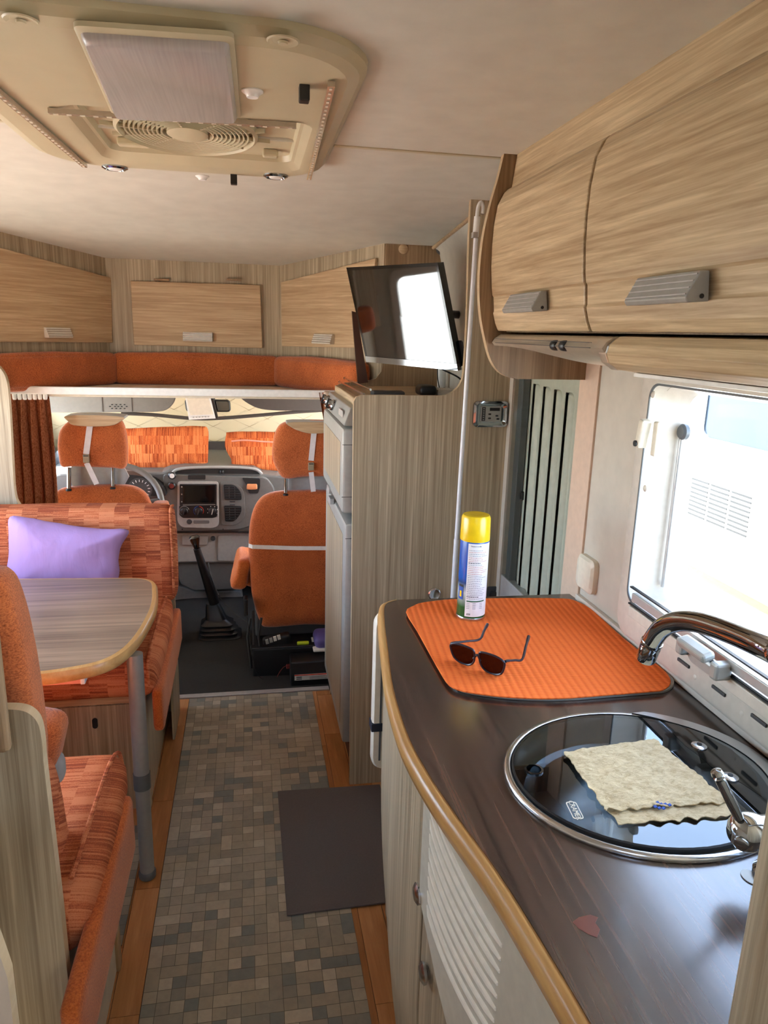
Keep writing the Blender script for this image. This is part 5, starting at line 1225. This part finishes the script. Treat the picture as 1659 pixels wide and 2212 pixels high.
kt = ony(419, 1158, 3.50)
lathe('knob', [(0.012, 0), (0.017, 0.02), (0.024, 0.045), (0.026, 0.058), (0.018, 0.066), (0.0, 0.068)], gb_ + (kt-gb_)*0.0, kt-gb_, 'gloss_black', gl_, n=20)
tube('cable', spline([ony(450, 1215, 3.6), ony(456, 1245, 3.56), ony(475, 1290, 3.5), ony(505, 1322, 3.4), ony(535, 1345, 3.3)], 6, False), 0.0025, 'seal', gl_, n=6)
# dashboard
YD = 3.95
db = thing('dashboard', 'grey dashboard with screen, round vents and dials behind the cab seats', 'dashboard', (CX, 4.3, 0.0))
up_ = P2([(70, 1040), (130, 1022), (350, 1020), (365, 1014), (395, 1011), (548, 1015), (566, 1024), (620, 1030), (780, 1036), (790, 1140), (620, 1138), (600, 1150), (350, 1150), (330, 1180), (60, 1180)], YD)
prism('upper_body', up_, 'y', YD, 4.74, 'dash', db, bevel=0.012)
lo_ = P2([(40, 1180), (366, 1152), (600, 1150), (790, 1142), (790, 1215), (535, 1216), (372, 1216), (300, 1250), (40, 1260)], YD+0.04)
prism('lower_body', lo_, 'y', YD+0.04, 4.74, 'dash_light', db, bevel=0.01)
prism('tunnel_cover', rquad(P2([(376, 1214), (538, 1214), (528, 1262), (516, 1272), (418, 1276), (390, 1262)], YD+0.06), 0.01), 'y', YD+0.06, 4.6, 'dash', db, bevel=0.01)
prism('tunnel_cover', P2([(372, 1262), (396, 1268), (420, 1278), (520, 1276), (530, 1302), (372, 1300)], YD+0.12), 'y', YD+0.12, 4.6, 'dash_light', db, bevel=0.008)
# instrument tray on top
ty = spline([(v.x, v.y, 0) for v in [Vector((a, b)) for a, b in P2([(372, 1022), (392, 1012), (470, 1009), (545, 1012), (566, 1024)], YD-0.01)]], 6, False)
tube('tray_rim', [(v.x, YD-0.012, v.y) for v in ty], 0.008, 'dash_light', db, n=10)
prism('tray', [(v.x, v.y) for v in ty], 'y', YD-0.012, YD-0.004, 'seal', db)
cpn = prism('centre_panel', rquad(P2([(352, 1024), (575, 1030), (598, 1060), (580, 1100), (556, 1130), (520, 1145), (368, 1148), (356, 1100)], YD-0.02), [0.02, 0.03, 0.05, 0.06, 0.05, 0.04, 0.02, 0.03]), 'y', YD-0.022, YD+0.01, 'dash', db, bevel=0.006)
def fl(nm, pts, y0, y1, mat, par, r=0.004, bev=0.002, yy=None):
    return prism(nm, rquad(P2(pts, yy or y0), r), 'y', y0, y1, mat, par, bevel=bev)
bz = fl('radio_bezel', [(383, 1040), (472, 1040), (473, 1136), (460, 1142), (392, 1140), (383, 1128)], YD-0.034, YD-0.02, 'dash_light', db, 0.02, 0.004)
fl('radio_recess', [(388, 1046), (468, 1046), (468, 1092), (388, 1092)], YD-0.037, YD-0.033, 'black', bz, 0.004, 0.001)
scr = fl('screen', [(395, 1049), (464, 1048), (464, 1086), (395, 1086)], YD-0.041, YD-0.036, 'gloss_black', bz, 0.002, 0.001)
for i in range(5):
    v = ony(392.5, 1052+i*8, YD-0.042); box('key', v.x-0.003, v.x+0.003, YD-0.043, YD-0.037, v.z-0.003, v.z+0.003, 'seal' if i % 2 else 'silver', bz)
v = ony(430, 1089.5, YD-0.04); box('trim_line', v.x-0.085, v.x+0.085, YD-0.041, YD-0.036, v.z-0.0035, v.z-0.0015, 'silver', bz)
cst = fl('climate_strip', [(387, 1092), (470, 1092), (469, 1116), (460, 1119), (395, 1119), (387, 1112)], YD-0.038, YD-0.033, 'black', bz, 0.008, 0.001)
for px, ca in ((398, 'silver'), (429, 'blue_print'), (459, 'silver')):
    v = ony(px, 1104, YD-0.04)
    kk = lathe('dial_knob', [(0.021, 0.0), (0.020, 0.010), (0.015, 0.014), (0, 0.014)], (v.x, YD-0.038, v.z), (0, -1, 0), 'black', cst, n=24)
    obox('pointer', (v.x, YD-0.056, v.z), (0.0025, 0, 0), (0, 0.004, 0), (0.004, 0, 0.015), 'silver' if px > 440 else 'dash_dark', kk)
    if px < 440:
        a0, a1 = (0.3, 4.2) if px < 410 else (1.6, 4.0)
        tube('scale_ring', [(v.x + 0.026*math.cos(a), YD-0.0385, v.z + 0.026*math.sin(a)) for a in [a0 + (a1-a0)*i/16 for i in range(17)]], 0.0012, ca, cst, n=6)
        if px > 410: tube('scale_ring', [(v.x + 0.026*math.cos(a), YD-0.0385, v.z + 0.026*math.sin(a)) for a in [-0.6 + 2.0*i/12 for i in range(13)]], 0.0012, 'red', cst, n=6)
    else:
        for i in range(6):
            a = -0.5 + i*0.8; box('mark', v.x+0.027*math.cos(a)-0.002, v.x+0.027*math.cos(a)+0.002, YD-0.0395, YD-0.037, v.z+0.027*math.sin(a)-0.002, v.z+0.027*math.sin(a)+0.002, 'white', cst)
v = ony(409, 1127, YD-0.035); lathe('round_button', [(0.014, 0), (0.013, 0.006), (0, 0.008)], (v.x, YD-0.034, v.z), (0, -1, 0), 'dash_dark', bz, n=20)
fl('ashtray_grip', [(418, 1124), (452, 1124), (452, 1131), (418, 1131)], YD-0.037, YD-0.033, 'dash', bz, 0.006)
# vents: D-shaped with slats
vr = fl('vent_surround', [(476, 1040), (505, 1041), (528, 1058), (530, 1120), (508, 1136), (478, 1134)], YD-0.028, YD-0.02, 'dash', db, [0.01, 0.04, 0.05, 0.05, 0.04, 0.01])
def vent(pts, rads, z_top):
    f = fl('vent', pts, YD-0.036, YD-0.026, 'seal', vr, rads, 0.002); Pv = rquad(P2(pts, YD-0.036), rads); xs0 = [p_[0] for p_ in Pv]; zs = [p_[1] for p_ in Pv]
    for i in range(6):
        z = min(zs) + (max(zs)-min(zs))*(i+0.7)/6.4; hit = []
        for a, b in zip(Pv, Pv[1:] + Pv[:1]):
            if (a[1]-z)*(b[1]-z) < 0: hit.append(a[0] + (b[0]-a[0])*(z-a[1])/(b[1]-a[1]))
        if len(hit) >= 2: obox('vent_slat', ((min(hit)+max(hit))/2, YD-0.038, z), ((max(hit)-min(hit))/2-0.004, 0, 0), (0, 0.004, 0.0), (0, -0.0015, 0.0022), 'dash_dark', f)
    for k in (0.3, 0.62): 
        x = min(xs0) + (max(xs0)-min(xs0))*k; box('vent_bar', x-0.0012, x+0.0012, YD-0.0385, YD-0.035, min(zs)+0.012, max(zs)-0.012, 'dash', f)
vent([(483, 1047), (506, 1047), (522, 1064), (522, 1080), (485, 1080)], [0.008, 0.02, 0.03, 0.008, 0.008], 0)
vent([(484, 1093), (522, 1094), (522, 1108), (506, 1127), (486, 1126)], [0.008, 0.008, 0.03, 0.02, 0.008], 0)
for y_ in (1083.5, 1090.5): 
    v = ony(502, y_, YD-0.03); box('vent_wheel', v.x-0.014, v.x+0.014, YD-0.033, YD-0.026, v.z-0.003, v.z+0.003, 'dash_dark', vr, bevel=0.001)
cbx = fl('cubby', [(523, 1032), (562, 1034), (562, 1052), (557, 1066), (538, 1066), (533, 1050)], YD-0.030, YD-0.022, 'seal', db, 0.008)
v = ony(545, 1050, YD-0.03); softbox('copper_trinket', (v.x, YD-0.036, v.z), (0.055, 0.018, 0.030), plain('copper_item', srgb(214, 140, 92), 0.4), cbx, r=0.007, n=6, wr=0.008)
fl('slot_tray', [(406, 1026), (444, 1026), (444, 1036), (406, 1036)], YD-0.028, YD-0.02, 'seal', db, 0.006)
for px, py, cc_ in ((372, 1027, 'white'), (371, 1049, 'seal')):
    v = ony(px, py, YD-0.03); q = lathe('push_button', [(0.019, 0.0), (0.020, 0.012), (0.015, 0.018), (0.0, 0.018)], (v.x, YD-0.026, v.z), (0, -1, 0), 'black', db, n=22)
    lathe('button_face', [(0.013, 0.0), (0.012, 0.003), (0.0, 0.003)], (v.x, YD-0.044, v.z), (0, -1, 0), 'white' if cc_ == 'white' else 'dusky_red', q, n=20)
v = ony(479, 1021, YD-0.03); softbox('sensor_dome', (v.x, YD-0.01, v.z+0.002), (0.026, 0.026, 0.026), 'black', db, r=0.0125, n=6)
fl('coin_tray', [(393, 1158), (450, 1158), (448, 1178), (393, 1178)], YD+0.030, YD+0.04, 'dash_light', db, 0.004, 0.003)
fl('glovebox_lid', [(470, 1157), (537, 1157), (537, 1205), (500, 1213), (470, 1212)], YD+0.030, YD+0.04, 'dash_light', db, 0.012, 0.004)
v = ony(460, 1163, YD+0.03); lathe('lighter', [(0.013, 0), (0.013, 0.010), (0.009, 0.014), (0, 0.014)], (v.x, YD+0.034, v.z), (0, -1, 0), 'dash_dark', db, n=20)
for px in (394, 482): 
    v = ony(px, 1143, YD-0.02); lathe('screw', [(0.004, 0), (0.004, 0.003), (0, 0.003)], (v.x, YD-0.022, v.z), (0, -1, 0), 'seal', db, n=12)
# steering wheel and dials
wc = ony(250, 1096, 3.62); wh = thing('steering_wheel', 'dark grey steering wheel behind the driver seat with dials showing through', 'steering wheel', tuple(wc))
nrm_ = Vector((0, -0.86, 0.5)).normalized(); uu = Vector((1, 0, 0)); vv_ = nrm_.cross(uu)
ring_ = [wc + (uu*math.cos(a) + vv_*math.sin(a))*0.218 for a in [2*PI*i/48 for i in range(48)]]
L_ = tube_loops(ring_ + [ring_[0], ring_[1]], 0.0155, 12)[1:-1]
L_.append(L_[0]); loft('rim', L_, 'dash', wh, cap0=False, cap1=False)
lathe('hub', [(0.07, 0), (0.075, 0.02), (0.06, 0.035), (0, 0.04)], wc - nrm_*0.03, nrm_, 'dash_dark', wh, n=28)
for a in (0.15, PI-0.15, -PI/2): tube('spoke', [wc + (uu*math.cos(a) + vv_*math.sin(a))*0.06, wc + (uu*math.cos(a) + vv_*math.sin(a))*0.21], 0.014, 'dash_dark', wh, n=10)
tube('column', [wc - nrm_*0.03, wc - nrm_*0.26], 0.04, 'dash_dark', wh, n=14)
dv_ = ony(300, 1052, 3.90)
ins = loft('dial_cluster', [[(dv_.x - 0.06 + 0.20*math.cos(a), y, dv_.z - 0.04 + 0.115*math.sin(a)) for a in [PI*i/20 for i in range(21)]] for y in (3.86, 3.96)], 'seal', db)
for cx__ in (dv_.x+0.01, dv_.x-0.14):
    dd2 = lathe('dial', [(0.062, 0), (0.062, 0.004), (0.056, 0.004), (0, 0.004)], (cx__, 3.862, dv_.z - 0.005), (0, -1, 0), 'dash_dark', db, n=32)
    for i in range(13):
        a = -0.6 + i*(PI+1.2)/12; obox('tick', (cx__ + 0.047*math.cos(a), 3.857, dv_.z - 0.005 + 0.047*math.sin(a)), (0.006*math.cos(a), 0, 0.006*math.sin(a)), (0, 0.001, 0), (-0.0015*math.sin(a), 0, 0.0015*math.cos(a)), 'white', dd2)
# thermal windscreen mat, quilted in diamonds
def qf(u, v):
    x = CX - 0.93 + 1.86*u; z = 1.192 - 0.42*v; y = 4.30 + 0.42*v + 0.05*math.sin(u*PI) 
    a, b = (x*1.0 + (1.19-z)*1.9)*PI/0.22, (x*1.0 - (1.19-z)*1.9)*PI/0.22
    h = 0.040*(abs(math.sin(a))*abs(math.sin(b)))**0.38 + 0.009*noise.noise(Vector((x*14, z*20, 3))) + 0.003*noise.noise(Vector((x*40, z*40, 3)))
    return Vector((x, y - h*0.75, z + h*0.65))
qm = tag(sheet('thermal_mat', qf, 260, 80, 0.004, 'quilt', N=(0, 1, 0)), 'quilted beige thermal mat covering the inside of the windscreen', 'blind')
M['thread'] = plain('seam_thread', srgb(188, 170, 136), 0.9)
import bmesh
sb = bmesh.new()
for sg_ in (1, -1):
    for n_ in range(-14, 15):
        pts = []
        for k in range(41):
            v_ = k/40*0.98; z_ = 1.192 - 0.42*v_; x = n_*0.22 - sg_*(1.19-z_)*1.9; u_2 = (x - (CX - 0.93))/1.86
            if 0.0 <= u_2 <= 1.0: pts.append(qf(u_2, v_) + Vector((0, -0.001, 0.0005)))
        if len(pts) > 3:
            L_ = tube_loops(pts, 0.0022, 5); vv_2 = [[sb.verts.new(q - WO[qm]) for q in l] for l in L_]
            for a_2, b_2 in zip(vv_2, vv_2[1:]):
                for i in range(5): sb.faces.new((a_2[i], a_2[(i+1) % 5], b_2[(i+1) % 5], b_2[i]))
sm_ = bpy.data.meshes.new('stitching'); sb.to_mesh(sm_); sb.free(); sm_.materials.append(M['thread'])
so_ = bpy.data.objects.new('stitching', sm_); COL.objects.link(so_); so_.parent = qm; so_['kind'] = 'stuff'
tube_pts = [ony(a, b, 4.24) for a, b in ((262, 893), (330, 896), (420, 904), (480, 903), (560, 897), (640, 890), (700, 886), (760, 882))]
tag(tube('mat_hem', spline(tube_pts, 4, False), 0.010, 'visor_dark', n=8), 'dark brown hem band hanging across the quilted mat', 'band')
tag(prism('mat_lower_hem', [(CX-0.88, 0.79), (CX+0.88, 0.79), (CX+0.88, 0.86), (CX-0.88, 0.86)], 'y', 4.60, 4.62, 'visor_dark'), 'dark lower edge of the thermal mat above the dashboard', 'band')  # dark hem strip along the bottom of the mat
# pillows leaning on the dash
def cabpillow(pts, Y, label, grp=None):
    o0 = ony(sum(p_[0] for p_ in pts)/len(pts), sum(p_[1] for p_ in pts)/len(pts), Y)
    so = [tuple(v) for v in spline([(ony(a, b, Y).x-o0.x, ony(a, b, Y).z-o0.z) for a, b in pts], 4)]
    return tag(pad('pillow', so, o0, (1, 0, 0), (0, 0.25, 1), (0, -1, 0.2), 0.05, 0.06, 'pat_cab', p=2.6, rings=12, wr=0.004), label, 'pillow')
cabpillow([(262, 930), (290, 926), (360, 924), (430, 922), (448, 928), (450, 960), (449, 998), (440, 1007), (350, 1018), (290, 1010), (262, 1000), (258, 960)], 4.16, 'larger orange patchwork pillow on the dashboard left of the middle')
sp_ = cabpillow([(488, 940), (496, 934), (560, 934), (640, 938), (646, 960), (642, 1010), (600, 1020), (512, 1012), (498, 990), (486, 965)], 4.16, 'smaller orange patchwork pillow with a pale pink line, behind the passenger headrest')
q_ = [ony(a, b, 4.083) for a, b in ((500, 953), (530, 951), (570, 954), (610, 956))]
tube('pink_band', spline(q_, 4, False), 0.0045, 'pink', sp_, n=8)
# sun visors
vz = thing('sun_visor', 'grey vinyl driver sun visor with dotted ventilation holes', 'sun visor', tuple(ony(240, 850, 4.15)))
vo = rquad(P2([(60, 848), (380, 852), (378, 868), (362, 886), (340, 890), (60, 892)], 4.15), [0.01, 0.02, 0.03, 0.06, 0.05, 0.01])
prism('panel', vo, 'y', 4.145, 4.165, 'visor', vz, bevel=0.006, smooth=False)
for px in (220, 284): 
    a, b = ony(px, 853, 4.144), ony(px, 889, 4.144); box('seam', a.x-0.002, a.x+0.002, 4.142, 4.147, b.z, a.z, 'visor_dark', vz)
for (i, j) in [(0, 0), (1, 0), (2, 0), (3, 0), (-.5, 1), (.7, 1), (1.5, 1), (2.3, 1), (3.5, 1), (0, 2), (1, 2), (2, 2), (3, 2)]:
    v = ony(242 + i*9, 874 + j*4.2, 4.143); softbox('vent_hole', v, (0.010, 0.004, 0.005), 'seal', vz, r=0.0019, n=3)
box('hinge', *[ony(349, 853, 4.14).x, ony(360, 853, 4.14).x], 4.14, 4.16, ony(349, 858, 4.14).z, ony(349, 850, 4.14).z, 'white', vz, bevel=0.002)
for px in (150, 354): tube('hinge_arm', [ony(px, 856, 4.155), Vector((ony(px, 856, 4.155).x, 4.25, 1.262))], 0.004, 'white', vz)
vz2 = thing('sun_visor', 'dark brown passenger sun visor right of the rear-view mirror', 'sun visor', tuple(ony(610, 855, 4.15)))
vo = rquad(P2([(512, 853), (760, 858), (760, 886), (600, 887), (560, 884), (532, 870)], 4.15), [0.02, 0.01, 0.01, 0.05, 0.06, 0.05])
prism('panel', vo, 'y', 4.145, 4.165, 'visor_dark', vz2, bevel=0.006)
box('hinge', *[ony(528, 853, 4.14).x, ony(536, 853, 4.14).x], 4.14, 4.16, ony(528, 860, 4.14).z, ony(528, 850, 4.14).z, 'white', vz2, bevel=0.002)
for px in (532, 700): tube('hinge_arm', [ony(px, 857, 4.155), Vector((ony(px, 857, 4.155).x, 4.25, 1.262))], 0.004, 'white', vz2)
# hanging screen and mirror
mn = thing('clip_screen', 'white flat screen panel hanging tilted beside the rear-view mirror', 'screen', tuple(ony(433, 876, 4.0)))
mp = [ony(a, b, 4.0) for a, b in ((399, 851), (452, 848), (466, 904), (408, 907))]
loft('panel', [[q for q in mp], [q + Vector((0, 0.02, 0)) for q in mp]], 'white', mn, smooth=False, bevel=0.002)
mi = [ony(a, b, 3.998) for a, b in ((404, 860), (450, 857), (461, 895), (411, 897))]
loft('display', [[q for q in mi], [q + Vector((0, -0.003, 0)) for q in mi]], 'cream', mn, smooth=False)
mb = [ony(a, b, 4.005) for a, b in ((452, 848), (458, 848), (471, 903), (465, 904))]
loft('side_frame', [[q + Vector((0, -.004, 0)) for q in mb], [q + Vector((0, 0.03, 0)) for q in mb]], 'black', mn, smooth=False)
for i in range(6): 
    v = ony(418 + i*6.5, 901.5 - i*0.3, 3.996); box('key', v.x-0.004, v.x+0.004, 3.993, 3.998, v.z-0.002, v.z+0.002, 'silver', mn)
tube('bracket', [ony(440, 856, 4.02), ony(445, 838, 4.10)], 0.006, 'black', mn)
mr = thing('rear_view_mirror', 'black rear-view mirror half hidden by the hanging white screen', 'mirror', tuple(ony(470, 877, 4.1)))
prism('housing', rquad(P2([(398, 862), (497, 864), (499, 890), (402, 890)], 4.1), 0.02), 'y', 4.095, 4.13, 'black', mr, bevel=0.006)
prism('glass', rquad(P2([(404, 866), (494, 867), (496, 887), (406, 887)], 4.094), 0.015), 'y', 4.092, 4.0945, 'chrome', mr)
tube('stalk', [ony(462, 864, 4.12), ony(468, 842, 4.22)], 0.005, 'black', mr)
# curtains
def curt(name, pxl, pxr, Y, folds, label, amp=0.018):
    def f(u, v):
        ya = 846 + v*(1150-846)
        l = pxl[0] + (pxl[1]-pxl[0])*min(1, v*1.0); r_ = pxr[0] + (pxr[1]-pxr[0])*v**0.8
        q = ony(l + (r_-l)*u, ya, Y); k = 0.45 + 0.55*min(1, v*3)
        q.y += amp*k*math.sin(u*folds*2*PI + 0.8*math.sin(v*2)) + 0.006*noise.noise(Vector((u*9, v*3, 2)))
        q.x += 0.006*math.cos(u*folds*4*PI + 1)*k
        return q
    o = sheet(name, f, 90, 40, 0.0015, 'curtain', N=(0, 1, 0)); return tag(o, label, 'curtain')
ct_ = curt('curtain', (12, 30), (103, 130), 3.02, 4.5, 'gathered rust brown curtain hanging beside the driver seat')
for i in range(7):
    v = ony(32 + i*11, 848, 3.02); softbox('gather_tape', (v.x, 3.012, v.z-0.012), (0.016, 0.012, 0.030), 'white', ct_, r=0.005, n=4)
c2 = ony(698, 850, 2.97); 
def f2(u, v):
    q = ony(689 + 24*u, 848 + 150*v, 2.98); q.x += 0.06*v*(1-u)*0.6; q.y += 0.012*math.sin(u*9 + v); q.x = q.x + 0.012*v; return q
tag(sheet('curtain', f2, 24, 20, 0.0015, 'curtain', N=(0, 1, 0)), 'narrow orange curtain scrap tied up beside the fridge top', 'curtain')
v = ony(706, 856, 2.94); tag(softbox('curtain_tie', (v.x+0.004, 2.945, v.z-0.004), (0.034, 0.03, 0.05), 'trimtan', r=0.012, n=6, wr=0.004), 'pale bunched curtain tie above the fridge corner', 'curtain tie')
tag(tube('curtain_rail', [(-0.93, 3.03, 1.277), (0.36, 3.03, 1.277)], 0.005, 'cream', n=8), 'slim cream curtain rail under the white ledge', 'rail')

# ------------------------------------------------------------------ sets of alike things
GROUPS = {'wall_cushion': 'orange padded cushion strips under the front lockers', 'sun_visor': 'sun visors at the top of the windscreen', 'driver_seat': 'orange cab seats',
          'passenger_seat': 'orange cab seats', 'dinette_bench': 'patchwork benches of the dinette', 'cable': 'cables behind the television'}
for o in list(COL.objects):
    if o.parent is None and 'label' in o and 'category' in o:
        k = o.name.split('.')[0]
        if k in GROUPS: o['group'] = GROUPS[k]
        if k == 'pillow' and 'patchwork' in o['label']: o['group'] = 'patchwork pillows on the dashboard'
